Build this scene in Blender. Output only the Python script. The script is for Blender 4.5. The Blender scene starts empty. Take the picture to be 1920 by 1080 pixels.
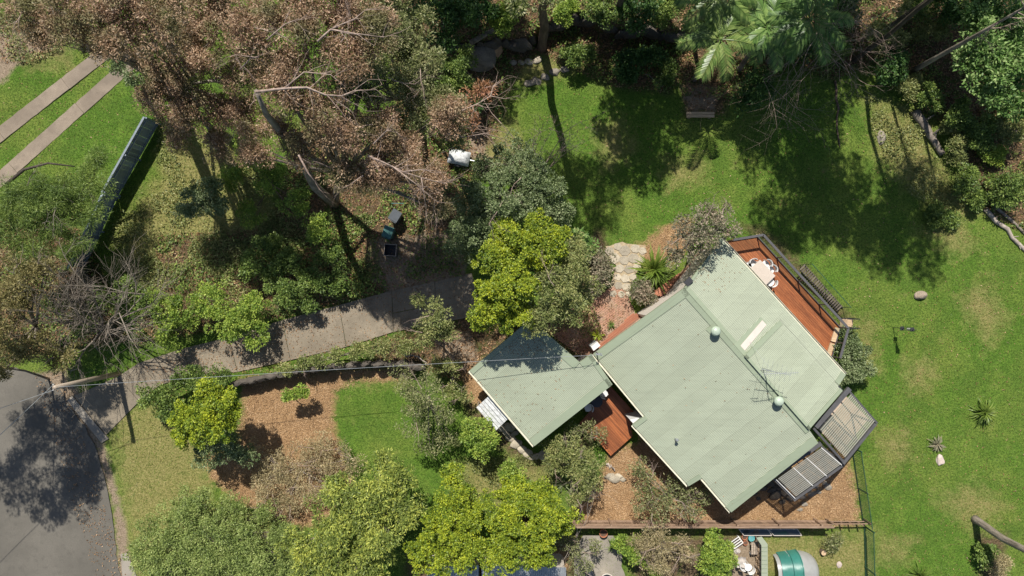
import bpy, math, random
import numpy as np
from mathutils import Vector, Matrix

# ------------------------------------------------------------------ camera, sky, sun, exposure
S = bpy.context.scene
H = 40.0                      # drone height over the lawn (m)
PPM = 32.0                    # photograph pixels per metre on the ground
cam = bpy.data.objects.new('camera', bpy.data.cameras.new('camera'))
S.collection.objects.link(cam); S.camera = cam
cam.location = (0, 0, H); cam.rotation_euler = (0, 0, 0)
cam.data.sensor_width = 36; cam.data.lens = 24.0
cam.data.clip_start = 0.5; cam.data.clip_end = 3000
SUN_EL = math.radians(54); SH = Vector((0.215, -0.977, 0)).normalized()   # ground direction in which shadows fall
sun = bpy.data.objects.new('sun', bpy.data.lights.new('sun', 'SUN'))
S.collection.objects.link(sun)
sd = Vector((SH.x*math.cos(SUN_EL), SH.y*math.cos(SUN_EL), -math.sin(SUN_EL)))
sun.rotation_euler = sd.to_track_quat('-Z', 'Y').to_euler()
sun.data.energy = 5.0; sun.data.angle = math.radians(0.53); sun.data.color = (1.0, 0.955, 0.88)
w = bpy.data.worlds.new("World"); S.world = w; w.use_nodes = True
nt = w.node_tree; bg = nt.nodes['Background']
sk = nt.nodes.new('ShaderNodeTexSky'); sk.sky_type = 'NISHITA'; sk.sun_disc = False
sk.sun_elevation = SUN_EL; sk.sun_rotation = math.atan2(-SH.x, -SH.y)
nt.links.new(sk.outputs[0], bg.inputs[0]); bg.inputs[1].default_value = 0.075
S.view_settings.view_transform = 'Standard'; S.view_settings.look = 'None'
S.view_settings.exposure = 0.35; S.view_settings.gamma = 1.0; S.view_settings.use_curve_mapping = False
S.render.engine = 'CYCLES'
S.cycles.max_bounces = 6; S.cycles.transparent_max_bounces = 8

C = S.collection
rng = np.random.default_rng(7); random.seed(7)

# ------------------------------------------------------------------ helpers
def W(px, py, h=0.0):
    k = (H-h)/H/PPM
    return Vector(((px-960)*k, (540-py)*k, h))

def tag(o, label=None, cat=None, group=None, kind=None):
    if label: o['label'] = label
    if cat: o['category'] = cat
    if group: o['group'] = group
    if kind: o['kind'] = kind
    return o

def thing(name, label, cat, loc=(0, 0, 0), rz=0.0, group=None):
    o = bpy.data.objects.new(name, None); C.objects.link(o)
    o.location = loc; o.rotation_euler = (0, 0, rz); o.empty_display_size = .2
    return tag(o, label, cat, group)

def link(name, me, parent=None, loc=None, rz=None, world=False):
    o = bpy.data.objects.new(name, me); C.objects.link(o)
    if parent is not None:
        o.parent = parent
        if world:      # mesh given in world coordinates under a placed empty
            o.matrix_parent_inverse = PINV(parent)
    if loc is not None: o.location = loc
    if rz is not None: o.rotation_euler = (0, 0, rz)
    return o

def WM(p):
    m = Matrix.LocRotScale(p.location, p.rotation_euler, p.scale)
    return WM(p.parent) @ p.matrix_parent_inverse @ m if p.parent is not None else m
def PINV(p): return WM(p).inverted()

class MB:
    def __init__(s): s.v = []; s.f = []; s.mi = []
    def add(s, vs, fs, mi=0):
        b = len(s.v); s.v += [tuple(v) for v in vs]; s.f += [tuple(b+i for i in f) for f in fs]; s.mi += [mi]*len(fs)
        return s
    def box(s, c, d, rz=0.0, M=None, mi=0, taper=1.0):
        hx, hy, hz = d[0]/2, d[1]/2, d[2]/2
        vs = []
        for z, t in ((-hz, 1), (hz, taper)):
            for x, y in ((-hx, -hy), (hx, -hy), (hx, hy), (-hx, hy)):
                p = Vector((x*t, y*t, z))
                if M is not None: p = M @ p
                elif rz: p = Matrix.Rotation(rz, 3, 'Z') @ p
                vs.append(p + Vector(c))
        s.add(vs, [(0, 3, 2, 1), (4, 5, 6, 7), (0, 1, 5, 4), (1, 2, 6, 5), (2, 3, 7, 6), (3, 0, 4, 7)], mi)
        return s
    def beam(s, a, b, wd, th, mi=0):
        a = Vector(a); b = Vector(b); d = (b-a); L = d.length; d.normalize()
        up = Vector((0, 0, 1))
        if abs(d.z) > .95: up = Vector((1, 0, 0))
        sx = d.cross(up).normalized(); sz = sx.cross(d).normalized()
        vs = []
        for p in (a, b):
            for i, j in ((-1, -1), (1, -1), (1, 1), (-1, 1)):
                vs.append(p + sx*(wd/2*i) + sz*(th/2*j))
        s.add(vs, [(0, 1, 2, 3), (7, 6, 5, 4), (0, 4, 5, 1), (1, 5, 6, 2), (2, 6, 7, 3), (3, 7, 4, 0)], mi)
        return s
    def tube(s, pts, rs, n=6, mi=0, cap=True):
        pts = [Vector(p) for p in pts]
        b = len(s.v); prev = None
        for i, p in enumerate(pts):
            d = (pts[min(i+1, len(pts)-1)] - pts[max(i-1, 0)])
            if d.length < 1e-6: d = Vector((0, 0, 1))
            d.normalize()
            if prev is None:
                a = d.orthogonal().normalized()
            else:
                a = (prev - d*prev.dot(d))
                a = a.normalized() if a.length > 1e-5 else d.orthogonal().normalized()
            prev = a; c = d.cross(a); r = rs[i] if hasattr(rs, '__len__') else rs
            for k in range(n):
                t = 2*math.pi*k/n
                s.v.append(tuple(p + (a*math.cos(t) + c*math.sin(t))*r))
        for i in range(len(pts)-1):
            for k in range(n):
                k2 = (k+1) % n
                s.f.append((b+i*n+k, b+i*n+k2, b+(i+1)*n+k2, b+(i+1)*n+k)); s.mi.append(mi)
        if cap:
            s.f.append(tuple(b+k for k in reversed(range(n)))); s.mi.append(mi)
            s.f.append(tuple(b+(len(pts)-1)*n+k for k in range(n))); s.mi.append(mi)
        return s
    def prism(s, poly, z0, z1, mi=0):
        n = len(poly); area = sum(poly[i][0]*poly[(i+1) % n][1]-poly[(i+1) % n][0]*poly[i][1] for i in range(n))
        P = list(poly) if area > 0 else list(reversed(poly))
        b = len(s.v)
        zs0 = z0 if hasattr(z0, '__len__') else [z0]*n; zs1 = z1 if hasattr(z1, '__len__') else [z1]*n
        for (p, z) in zip(P, zs0): s.v.append((p[0], p[1], z))
        for (p, z) in zip(P, zs1): s.v.append((p[0], p[1], z))
        s.f.append(tuple(b+i for i in reversed(range(n)))); s.f.append(tuple(b+n+i for i in range(n)))
        for i in range(n):
            j = (i+1) % n; s.f.append((b+i, b+j, b+n+j, b+n+i))
        s.mi += [mi]*(n+2); return s
    def mesh(s, name, mats, smooth=False):
        me = bpy.data.meshes.new(name); me.from_pydata(s.v, [], s.f)
        for m in (mats if isinstance(mats, (list, tuple)) else [mats]): me.materials.append(m)
        if any(s.mi): me.polygons.foreach_set('material_index', s.mi)
        if smooth: me.polygons.foreach_set('use_smooth', [True]*len(s.f))
        me.update(); return me
    def build(s, name, mats, parent=None, smooth=False, world=False, loc=None, rz=None):
        return link(name, s.mesh(name, mats, smooth), parent, loc, rz, world)

def npmesh(name, V, n, mat, smooth=False):
    """V: (N*n,3) separate n-gons"""
    me = bpy.data.meshes.new(name); N = len(V)//n
    me.vertices.add(len(V)); me.vertices.foreach_set('co', np.ascontiguousarray(V, np.float32).ravel())
    me.loops.add(N*n); me.loops.foreach_set('vertex_index', np.arange(N*n, dtype=np.int32))
    me.polygons.add(N); me.polygons.foreach_set('loop_start', np.arange(0, N*n, n, dtype=np.int32))
    me.polygons.foreach_set('loop_total', np.full(N, n, np.int32))
    if mat: me.materials.append(mat)
    me.update(calc_edges=True); return me

def rock_mesh(name, sx, sy, sz, mat, seed, sub=2, rough=.22):
    import bmesh
    bm = bmesh.new(); bmesh.ops.create_icosphere(bm, subdivisions=sub, radius=1)
    r = np.random.default_rng(seed); ph = r.uniform(0, 6, 9); ax = r.normal(size=(5, 3)); ax /= np.linalg.norm(ax, axis=1)[:, None]; cut = r.uniform(.62, .9, 5)
    for v in bm.verts:
        p = np.array(v.co)
        for a, c in zip(ax, cut):
            d = p @ a
            if d > c: p = p - a*(d-c)*.9
        q = 1 + rough*.5*(math.sin(p[0]*3.1+ph[0])*math.sin(p[1]*3.7+ph[1])+.5*math.sin(p[2]*5.3+ph[2]+p[0]*4))
        p = p*q
        v.co = (p[0]*sx, p[1]*sy, max(p[2], -.45)*sz)
    me = bpy.data.meshes.new(name); bm.to_mesh(me); bm.free(); me.materials.append(mat); return me

# ------------------------------------------------------------------ materials
def newmat(name):
    m = bpy.data.materials.new(name); m.use_nodes = True
    nt = m.node_tree; return m, nt, nt.nodes['Principled BSDF']
def N(nt, t, **kw):
    n = nt.nodes.new(t)
    for k, v in kw.items():
        if k.startswith('i_'): n.inputs[int(k[2:])].default_value = v
        else: setattr(n, k, v)
    return n
def ramp(nt, fac, stops, interp='LINEAR'):
    r = nt.nodes.new('ShaderNodeValToRGB'); r.color_ramp.interpolation = interp
    e = r.color_ramp.elements
    while len(e) < len(stops): e.new(.5)
    for k, (p, c) in enumerate(stops):
        e[k].position = p; e[k].color = (*c, 1) if len(c) == 3 else c
    nt.links.new(fac, r.inputs[0]); return r.outputs[0]
def noise(nt, vec, scale, detail=4, rough=.6):
    n = nt.nodes.new('ShaderNodeTexNoise'); n.inputs['Scale'].default_value = scale
    n.inputs['Detail'].default_value = detail; n.inputs['Roughness'].default_value = rough
    if vec is not None: nt.links.new(vec, n.inputs['Vector'])
    return n.outputs['Fac']
def mixc(nt, fac, a, b, mode='MIX'):
    m = nt.nodes.new('ShaderNodeMix'); m.data_type = 'RGBA'; m.blend_type = mode
    for s_, v in ((m.inputs[0], fac), (m.inputs[6], a), (m.inputs[7], b)):
        if isinstance(v, (int, float)): s_.default_value = v
        elif isinstance(v, tuple): s_.default_value = (*v, 1) if len(v) == 3 else v
        else: nt.links.new(v, s_)
    return m.outputs[2]
def math_(nt, op, a, b=None, clamp=False):
    m = nt.nodes.new('ShaderNodeMath'); m.operation = op; m.use_clamp = clamp
    for s_, v in ((m.inputs[0], a), (m.inputs[1], b)):
        if v is None: continue
        if isinstance(v, (int, float)): s_.default_value = v
        else: nt.links.new(v, s_)
    return m.outputs[0]
def bump(nt, b, h, dist, strength=1.0):
    n = nt.nodes.new('ShaderNodeBump'); n.inputs['Distance'].default_value = dist; n.inputs['Strength'].default_value = strength
    nt.links.new(h, n.inputs['Height']); nt.links.new(n.outputs[0], b.inputs['Normal'])
def geo_pos(nt): return nt.nodes.new('ShaderNodeNewGeometry').outputs['Position']
def obj_co(nt): return nt.nodes.new('ShaderNodeTexCoord').outputs['Object']

def simple(name, col, rough=.7, var=.25, scale=3.0, metal=0.0, bd=0.0, spec=.5, objrand=0.0, fine=None):
    m, nt, b = newmat(name)
    p = geo_pos(nt); n1 = noise(nt, p, scale, 5)
    lo = tuple(c*(1-var) for c in col); hi = tuple(min(1, c*(1+var)) for c in col)
    c = ramp(nt, n1, [(.3, lo), (.7, hi)])
    if fine:
        n2 = noise(nt, p, fine, 2); c = mixc(nt, .5, c, ramp(nt, n2, [(.3, tuple(x*.6 for x in col)), (.7, tuple(min(1, x*1.4) for x in col))]))
    if objrand:
        oi = nt.nodes.new('ShaderNodeObjectInfo').outputs['Random']
        c = mixc(nt, 1.0, c, ramp(nt, oi, [(0, (1-objrand,)*3), (1, (1.0, 1.0, 1.0))]), 'MULTIPLY')
    nt.links.new(c, b.inputs['Base Color']); b.inputs['Roughness'].default_value = rough
    b.inputs['Metallic'].default_value = metal; b.inputs['Specular IOR Level'].default_value = spec
    if bd: bump(nt, b, noise(nt, p, scale*6, 4), bd)
    return m

def leafmat(name, cols, trans=.28, rough=.5, patch=None, gain=1.3):
    """cols: three colours; colour differs leaf to leaf, and by clump"""
    cols = [tuple(min(.8, x*gain) for x in c) for c in cols]
    m, nt, b = newmat(name)
    ri = nt.nodes.new('ShaderNodeNewGeometry').outputs['Random Per Island']
    n1 = noise(nt, geo_pos(nt), 1.1, 2)
    f = math_(nt, 'ADD', math_(nt, 'MULTIPLY', ri, .55), math_(nt, 'MULTIPLY', n1, .9))
    f = math_(nt, 'SUBTRACT', f, .22, True)
    c = ramp(nt, f, [(0.12, cols[0]), (.5, cols[1]), (.88, cols[2])])
    if patch:
        n2 = noise(nt, geo_pos(nt), .55, 3)
        f2 = ramp(nt, n2, [(.5, (0, 0, 0)), (.62, (1, 1, 1))]); c = mixc(nt, f2, c, patch)
    nt.links.new(c, b.inputs['Base Color']); b.inputs['Roughness'].default_value = rough
    b.inputs['Specular IOR Level'].default_value = .35
    t = nt.nodes.new('ShaderNodeBsdfTranslucent'); nt.links.new(c, t.inputs[0])
    ms = nt.nodes.new('ShaderNodeMixShader'); ms.inputs[0].default_value = trans
    nt.links.new(b.outputs[0], ms.inputs[1]); nt.links.new(t.outputs[0], ms.inputs[2])
    nt.links.new(ms.outputs[0], nt.nodes['Material Output'].inputs[0])
    return m

L_ = {}
L_['rust'] = leafmat('leaf_rust', [(.045, .042, .018), (.165, .10, .058), (.43, .28, .195)], patch=(.20, .185, .08), gain=2.1)
L_['rusty'] = leafmat('leaf_rusty', [(.10, .07, .03), (.24, .12, .06), (.42, .21, .13)], gain=1.4)
L_['olive'] = leafmat('leaf_olive', [(.05, .065, .022), (.13, .15, .05), (.30, .28, .15)], gain=1.5)
L_['grey'] = leafmat('leaf_grey', [(.05, .078, .03), (.12, .16, .062), (.30, .34, .18)], gain=1.35)
L_['yellow'] = leafmat('leaf_yellow', [(.06, .11, .016), (.19, .25, .022), (.44, .47, .035)], trans=.25, gain=1.2)
L_['lime'] = leafmat('leaf_lime', [(.065, .12, .018), (.155, .23, .035), (.38, .44, .08)], gain=1.4, trans=.3)
L_['mid'] = leafmat('leaf_mid', [(.035, .065, .016), (.10, .155, .033), (.27, .34, .08)])
L_['magnolia'] = leafmat('leaf_magnolia', [(.06, .085, .02), (.15, .19, .04), (.40, .41, .08)], gain=1.5)
L_['verge'] = leafmat('leaf_verge', [(.06, .085, .025), (.15, .20, .05), (.33, .37, .13)], gain=1.5)
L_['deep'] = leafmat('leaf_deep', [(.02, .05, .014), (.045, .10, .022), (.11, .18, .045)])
L_['pale'] = leafmat('leaf_pale', [(.05, .11, .025), (.12, .21, .05), (.30, .38, .15)])
L_['dry'] = leafmat('leaf_dry', [(.14, .12, .06), (.30, .25, .13), (.46, .38, .22)])
L_['mix'] = leafmat('leaf_mix', [(.07, .09, .03), (.17, .20, .06), (.36, .34, .14)])
L_['pink'] = leafmat('leaf_pink', [(.09, .10, .055), (.19, .18, .11), (.38, .29, .22)])
L_['gold'] = leafmat('leaf_gold', [(.07, .07, .022), (.17, .15, .055), (.34, .29, .13)])
L_['palm'] = leafmat('leaf_palm', [(.05, .09, .022), (.10, .165, .038), (.24, .30, .09)], rough=.36)
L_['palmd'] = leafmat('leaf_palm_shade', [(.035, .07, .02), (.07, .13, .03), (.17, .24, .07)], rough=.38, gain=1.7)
L_['strap'] = leafmat('leaf_strap', [(.045, .085, .018), (.12, .18, .028), (.27, .32, .06)], rough=.4, gain=1.15)
L_['blade'] = leafmat('grass_blade', [(.05, .105, .014), (.115, .20, .026), (.25, .33, .07)], trans=.35)
L_['bladedry'] = leafmat('dry_blade', [(.12, .13, .03), (.22, .21, .06), (.36, .30, .12)], trans=.3)
L_['litter'] = leafmat('fallen_leaf', [(.10, .055, .025), (.22, .12, .055), (.38, .25, .14)], trans=.1)
L_['chips'] = leafmat('bark_chip', [(.16, .09, .045), (.33, .21, .11), (.52, .37, .22)], trans=.05, rough=.8)

def barkmat(name, a, b_, sc=6):
    m, nt, b = newmat(name)
    tc = geo_pos(nt); mp = N(nt, 'ShaderNodeMapping'); mp.inputs['Scale'].default_value = (1, 1, .25); nt.links.new(tc, mp.inputs[0])
    n1 = noise(nt, mp.outputs[0], sc, 6, .7)
    nt.links.new(ramp(nt, n1, [(.32, a), (.66, b_)]), b.inputs['Base Color']); b.inputs['Roughness'].default_value = .85
    bump(nt, b, n1, .04); return m
B_ = {'brown': barkmat('bark_brown', (.05, .034, .022), (.19, .13, .09), 7),
      'grey': barkmat('bark_grey', (.09, .072, .055), (.32, .27, .215), 5),
      'white': barkmat('bark_white', (.22, .18, .145), (.48, .41, .34), 5),
      'pink': barkmat('bark_pink', (.19, .13, .10), (.46, .35, .285), 5),
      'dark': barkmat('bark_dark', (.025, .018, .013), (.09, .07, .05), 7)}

# roof: pale green painted steel with grime along the sheets
def roofmat(name, col, dirt=.22):
    m, nt, b = newmat(name); p = geo_pos(nt)
    n1 = noise(nt, p, .8, 5); n2 = noise(nt, p, 14, 4)
    mp = N(nt, 'ShaderNodeMapping'); mp.inputs['Rotation'].default_value = (0, 0, math.radians(-36)); mp.inputs['Scale'].default_value = (.35, 5.5, 1)
    nt.links.new(p, mp.inputs[0]); n3 = noise(nt, mp.outputs[0], 1.0, 5)
    c = mixc(nt, ramp(nt, n1, [(.35, (0, 0, 0)), (.75, (1, 1, 1))]), col, tuple(x*(1-dirt*.5) for x in col))
    c = mixc(nt, ramp(nt, n3, [(.45, (0, 0, 0)), (.8, (.55, .55, .55))]), c, tuple(x*(1-dirt) for x in col))
    c = mixc(nt, ramp(nt, n2, [(.62, (0, 0, 0)), (.72, (.35, .35, .35))]), c, (.25, .23, .16))
    mv = N(nt, 'ShaderNodeMapping'); mv.inputs['Rotation'].default_value = (0, 0, math.radians(48.5)); nt.links.new(p, mv.inputs[0])
    sx = nt.nodes.new('ShaderNodeSeparateXYZ'); nt.links.new(mv.outputs[0], sx.inputs[0])
    fl = math_(nt, 'FLOOR', math_(nt, 'DIVIDE', sx.outputs[0], .762)); wn = N(nt, 'ShaderNodeTexWhiteNoise', noise_dimensions='1D'); nt.links.new(fl, wn.inputs['W'])
    c = mixc(nt, 1.0, c, ramp(nt, wn.outputs[0], [(0, (.945, .945, .94)), (1, (1.03, 1.03, 1.03))]), 'MULTIPLY')
    fr = math_(nt, 'FRACT', math_(nt, 'DIVIDE', sx.outputs[0], .762)); c = mixc(nt, ramp(nt, fr, [(.0, (.35, .35, .35)), (.05, (0, 0, 0))]), c, (.14, .14, .10))
    nt.links.new(c, b.inputs['Base Color']); b.inputs['Roughness'].default_value = .5; b.inputs['Specular IOR Level'].default_value = .35
    return m
M = {}
M['roof'] = roofmat('roof_steel_pale_green', (.325, .358, .264))
M['trim'] = roofmat('trim_green', (.27, .315, .22), .12)
M['cream'] = simple('cream_render', (.55, .49, .42), .8, .06, 2)
M['pinkwall'] = simple('pink_cladding', (.56, .49, .43), .7, .06, 2)
M['white'] = simple('white_paint', (.66, .65, .62), .5, .08, 4)
M['offwhite'] = simple('table_top', (.50, .43, .36), .6, .06, 3)
M['weather'] = simple('weathered_white', (.62, .63, .62), .6, .3, 7, objrand=.15)
M['steel'] = simple('galvanised', (.42, .44, .44), .4, .15, 5, metal=.6)
M['greyband'] = simple('dark_grey_metal', (.085, .083, .085), .45, .15, 4)
M['black'] = simple('black_metal', (.03, .03, .033), .5, .2, 4)
M['gutter'] = simple('gutter_cream', (.60, .58, .46), .5, .1, 4)
M['vent'] = simple('vent_green', (.40, .47, .37), .35, .08, 4)
M['brick'] = simple('house_brick', (.30, .17, .11), .85, .3, 8)
M['glass'], nt_, b_ = newmat('clear_glass'); b_.inputs['Base Color'].default_value = (.25, .32, .30, 1); b_.inputs['Roughness'].default_value = .05
_t = nt_.nodes.new('ShaderNodeBsdfTransparent'); _t.inputs[0].default_value = (.90, .95, .93, 1); _m = nt_.nodes.new('ShaderNodeMixShader'); _m.inputs[0].default_value = .10
nt_.links.new(_t.outputs[0], _m.inputs[1]); nt_.links.new(b_.outputs[0], _m.inputs[2]); nt_.links.new(_m.outputs[0], nt_.nodes['Material Output'].inputs[0])
M['pane'] = simple('window_glass', (.03, .04, .05), .08, .1, 1)
def plasticmat(name, col, alpha):
    m, nt, b = newmat(name); n1 = noise(nt, geo_pos(nt), 1.3, 5)
    nt.links.new(ramp(nt, n1, [(.35, tuple(c*.75 for c in col)), (.7, col)]), b.inputs['Base Color'])
    b.inputs['Roughness'].default_value = .3; b.inputs['Alpha'].default_value = alpha
    t = nt.nodes.new('ShaderNodeBsdfTransparent'); t.inputs[0].default_value = (.8, .72, .62, 1)
    ms = nt.nodes.new('ShaderNodeMixShader'); ms.inputs[0].default_value = alpha; b.inputs['Alpha'].default_value = 1
    nt.links.new(t.outputs[0], ms.inputs[1]); nt.links.new(b.outputs[0], ms.inputs[2])
    nt.links.new(ms.outputs[0], nt.nodes['Material Output'].inputs[0]); return m
M['poly'] = plasticmat('polycarbonate_clear', (.34, .35, .28), .42)
M['polyrib'] = simple('polycarbonate_rib', (.40, .39, .32), .35, .1, 4)
M['polytint'] = plasticmat('polycarbonate_tinted', (.25, .25, .215), .55)
M['polyrib2'] = simple('polycarbonate_tinted_rib', (.31, .305, .265), .35, .1, 4)
M['tentgreen'] = plasticmat('tent_green', (.05, .22, .18), .9)
M['tentgrey'] = plasticmat('tent_grey', (.42, .42, .40), .86)

def deckmat(name, a, b_, c_):
    m, nt, b = newmat(name); p = obj_co(nt)
    oi = nt.nodes.new('ShaderNodeObjectInfo').outputs['Random']
    mp = N(nt, 'ShaderNodeMapping'); mp.inputs['Scale'].default_value = (1.2, 26, 26); nt.links.new(p, mp.inputs[0])
    cb = N(nt, 'ShaderNodeCombineXYZ'); nt.links.new(math_(nt, 'MULTIPLY', oi, 50), cb.inputs[2])
    va = N(nt, 'ShaderNodeVectorMath', operation='ADD'); nt.links.new(mp.outputs[0], va.inputs[0]); nt.links.new(cb.outputs[0], va.inputs[1])
    n1 = noise(nt, va.outputs[0], 1.0, 5, .65)
    c = ramp(nt, n1, [(.3, a), (.5, b_), (.72, c_)])
    c = mixc(nt, 1.0, c, ramp(nt, oi, [(0, (.62, .6, .6)), (1, (1.1, 1.08, 1.05))]), 'MULTIPLY')
    nt.links.new(c, b.inputs['Base Color']); b.inputs['Roughness'].default_value = .5; return m
M['deck'] = deckmat('deck_timber', (.17, .05, .016), (.30, .095, .030), (.46, .17, .06))
M['walk'] = deckmat('walkway_timber', (.24, .08, .04), (.36, .14, .075), (.46, .22, .13))
M['oldwood'] = deckmat('weathered_timber', (.17, .14, .11), (.34, .28, .22), (.52, .44, .35))
M['darkslat'] = deckmat('grey_slat', (.07, .058, .045), (.13, .11, .085), (.20, .17, .13))
M['fencewood'] = deckmat('paling_timber', (.15, .10, .07), (.28, .19, .13), (.42, .31, .23))
M['blueboard'] = deckmat('bluegrey_board', (.17, .22, .26), (.26, .32, .37), (.36, .42, .46))
M['lightwood'] = deckmat('pale_timber', (.34, .23, .13), (.50, .36, .22), (.62, .47, .32))
M['rock'] = simple('sandstone', (.34, .27, .20), .9, .4, 3, bd=.02, objrand=.25, fine=18)
M['greyrock'] = simple('grey_rock', (.27, .235, .185), .9, .4, 3, bd=.02, objrand=.25, fine=18)
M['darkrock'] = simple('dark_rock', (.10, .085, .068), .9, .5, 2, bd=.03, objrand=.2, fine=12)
M['paleflag'] = simple('flagstone', (.46, .40, .30), .85, .35, 4, bd=.01, objrand=.4, fine=20)
M['whiterock'] = simple('white_rock', (.50, .41, .35), .8, .2, 4, bd=.01)
M['terracotta'] = simple('terracotta', (.42, .16, .08), .8, .2, 5)
M['fencegreen'] = simple('green_powdercoat', (.03, .09, .05), .5, .15, 5)
M['teal'] = simple('teal_plastic', (.10, .42, .42), .4, .15, 5)
M['water'] = simple('tub_water', (.12, .30, .32), .05, .1, 3)
M['binlid'] = simple('bin_green_plastic_shaded', (.03, .12, .105), .45, .15, 5)  # green plastic with the deep shade around the bins put into its colour
M['bindark'] = simple('bin_dark_plastic_shaded', (.05, .06, .07), .45, .15, 5)  # dark plastic, darkened further so the colour carries the shade over the bins
M['cloth'] = simple('faded_cloth', (.42, .38, .34), .9, .2, 8)
M['log'] = barkmat('cut_log', (.16, .10, .06), (.55, .40, .26), 9)

def concmat(name, a, b_, spk, sc=1.2, crack=False):
    m, nt, b = newmat(name); p = geo_pos(nt)
    n1 = noise(nt, p, sc, 6, .65); n2 = noise(nt, p, 45, 3, .8); n3 = noise(nt, p, .35, 3)
    c = ramp(nt, n1, [(.3, a), (.7, b_)])
    c = mixc(nt, ramp(nt, n2, [(.42, (0, 0, 0)), (.62, (1, 1, 1))]), c, spk, 'MIX') if spk else c
    c = mixc(nt, ramp(nt, n3, [(.4, (0, 0, 0)), (.65, (.6, .6, .6))]), c, tuple(x*.6 for x in a))
    n4 = noise(nt, p, 2.6, 6, .75); c = mixc(nt, ramp(nt, n4, [(.52, (0, 0, 0)), (.66, (.45, .45, .45))]), c, tuple(x*.55 for x in a))
    v = N(nt, 'ShaderNodeTexVoronoi'); v.inputs['Scale'].default_value = 9; nt.links.new(p, v.inputs['Vector'])
    c = mixc(nt, ramp(nt, v.outputs['Distance'], [(.03, (.5, .5, .5)), (.07, (0, 0, 0))]), c, (.55, .48, .36))
    if crack:
        v2 = N(nt, 'ShaderNodeTexVoronoi', feature='DISTANCE_TO_EDGE'); v2.inputs['Scale'].default_value = .22; nt.links.new(p, v2.inputs['Vector'])
        c = mixc(nt, ramp(nt, v2.outputs['Distance'], [(.0, (.7, .7, .7)), (.006, (0, 0, 0))]), c, (.03, .03, .03))
    nt.links.new(c, b.inputs['Base Color']); b.inputs['Roughness'].default_value = .85
    bump(nt, b, n2, .006); return m
M['asphalt'] = concmat('asphalt', (.135, .123, .10), (.17, .154, .125), (.10, .09, .075), .5, False)
M['aggregate'] = concmat('aggregate_concrete', (.23, .19, .135), (.37, .31, .225), (.15, .125, .09), .9)
M['concrete'] = concmat('concrete', (.25, .22, .18), (.36, .32, .265), (.29, .26, .21), 1.2)
M['strip'] = concmat('concrete_strip', (.235, .185, .135), (.36, .29, .215), (.19, .15, .11), 1.6)

def pavemat(name):
    m, nt, b = newmat(name); p = geo_pos(nt)
    mp = N(nt, 'ShaderNodeMapping'); mp.inputs['Rotation'].default_value = (0, 0, math.radians(-36)); nt.links.new(p, mp.inputs[0])
    bt = N(nt, 'ShaderNodeTexBrick'); nt.links.new(mp.outputs[0], bt.inputs['Vector'])
    bt.inputs['Scale'].default_value = 1; bt.inputs['Brick Width'].default_value = .23; bt.inputs['Row Height'].default_value = .115; bt.inputs['Mortar Size'].default_value = .008
    bt.inputs['Color1'].default_value = (.42, .22, .14, 1); bt.inputs['Color2'].default_value = (.33, .17, .11, 1); bt.inputs['Mortar'].default_value = (.16, .11, .08, 1)
    n1 = noise(nt, p, 1.5, 5); c = mixc(nt, ramp(nt, n1, [(.45, (0, 0, 0)), (.7, (.7, .7, .7))]), bt.outputs[0], (.36, .27, .19))
    nt.links.new(c, b.inputs['Base Color']); b.inputs['Roughness'].default_value = .85; bump(nt, b, bt.outputs['Fac'], -.006); return m
M['paving'] = pavemat('brick_paving')
# ------------------------------------------------------------------ ground
def wpoly(px): return np.array([[(x-960)/PPM, (540-y)/PPM] for x, y in px])
def sdist(X, Y, poly):
    """signed distance, positive inside"""
    d = np.full(X.shape, 1e9); ins = np.zeros(X.shape, bool); n = len(poly)
    for i in range(n):
        ax, ay = poly[i]; bx, by = poly[(i+1) % n]
        ex, ey = bx-ax, by-ay; t = np.clip(((X-ax)*ex+(Y-ay)*ey)/(ex*ex+ey*ey+1e-12), 0, 1)
        d = np.minimum(d, np.hypot(X-ax-t*ex, Y-ay-t*ey))
        c = ((ay > Y) != (by > Y)) & (X < (bx-ax)*(Y-ay)/(by-ay+1e-12)+ax); ins ^= c
    return np.where(ins, d, -d)
def soft(X, Y, poly, wd): return np.clip(.5+sdist(X, Y, wpoly(poly))/wd, 0, 1)

LEDGE = [(700, 60), (850, 95), (880, 100), (940, 92), (985, 92), (1020, 70), (1050, 52), (1090, 48), (1125, 62), (1165, 72), (1205, 66), (1250, 84), (1300, 66), (1350, 40), (1420, -20), (1500, -80)]
LX = np.array([(x-960)/PPM for x, y in LEDGE]); LY = np.array([(540-y)/PPM for x, y in LEDGE])
def terrain(x, y):
    x = np.asarray(x, float); y = np.asarray(y, float)
    e = np.interp(x, LX, LY)
    s = np.clip((y-e)/.28, 0, 1); s = s*s*(3-2*s)
    win = np.clip((x-(-4.2))/1.5, 0, 1)*np.clip((16-x)/3.5, 0, 1)
    hgt = 1.55*s*win
    hgt = hgt + .03*np.sin(x*.7+1.3)*np.sin(y*.9)
    return hgt
def gz(px, py):
    x, y = (px-960)/PPM, (540-py)/PPM
    return float(terrain(x, y))
def gpt(px, py, dz=0.0):
    """ground point seen at a photograph pixel"""
    h = gz(px, py)
    for _ in range(3):
        k = (H-h)/H/PPM; x, y = (px-960)*k, (540-py)*k; h = float(terrain(x, y))
    return Vector((x, y, h+dz))

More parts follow.
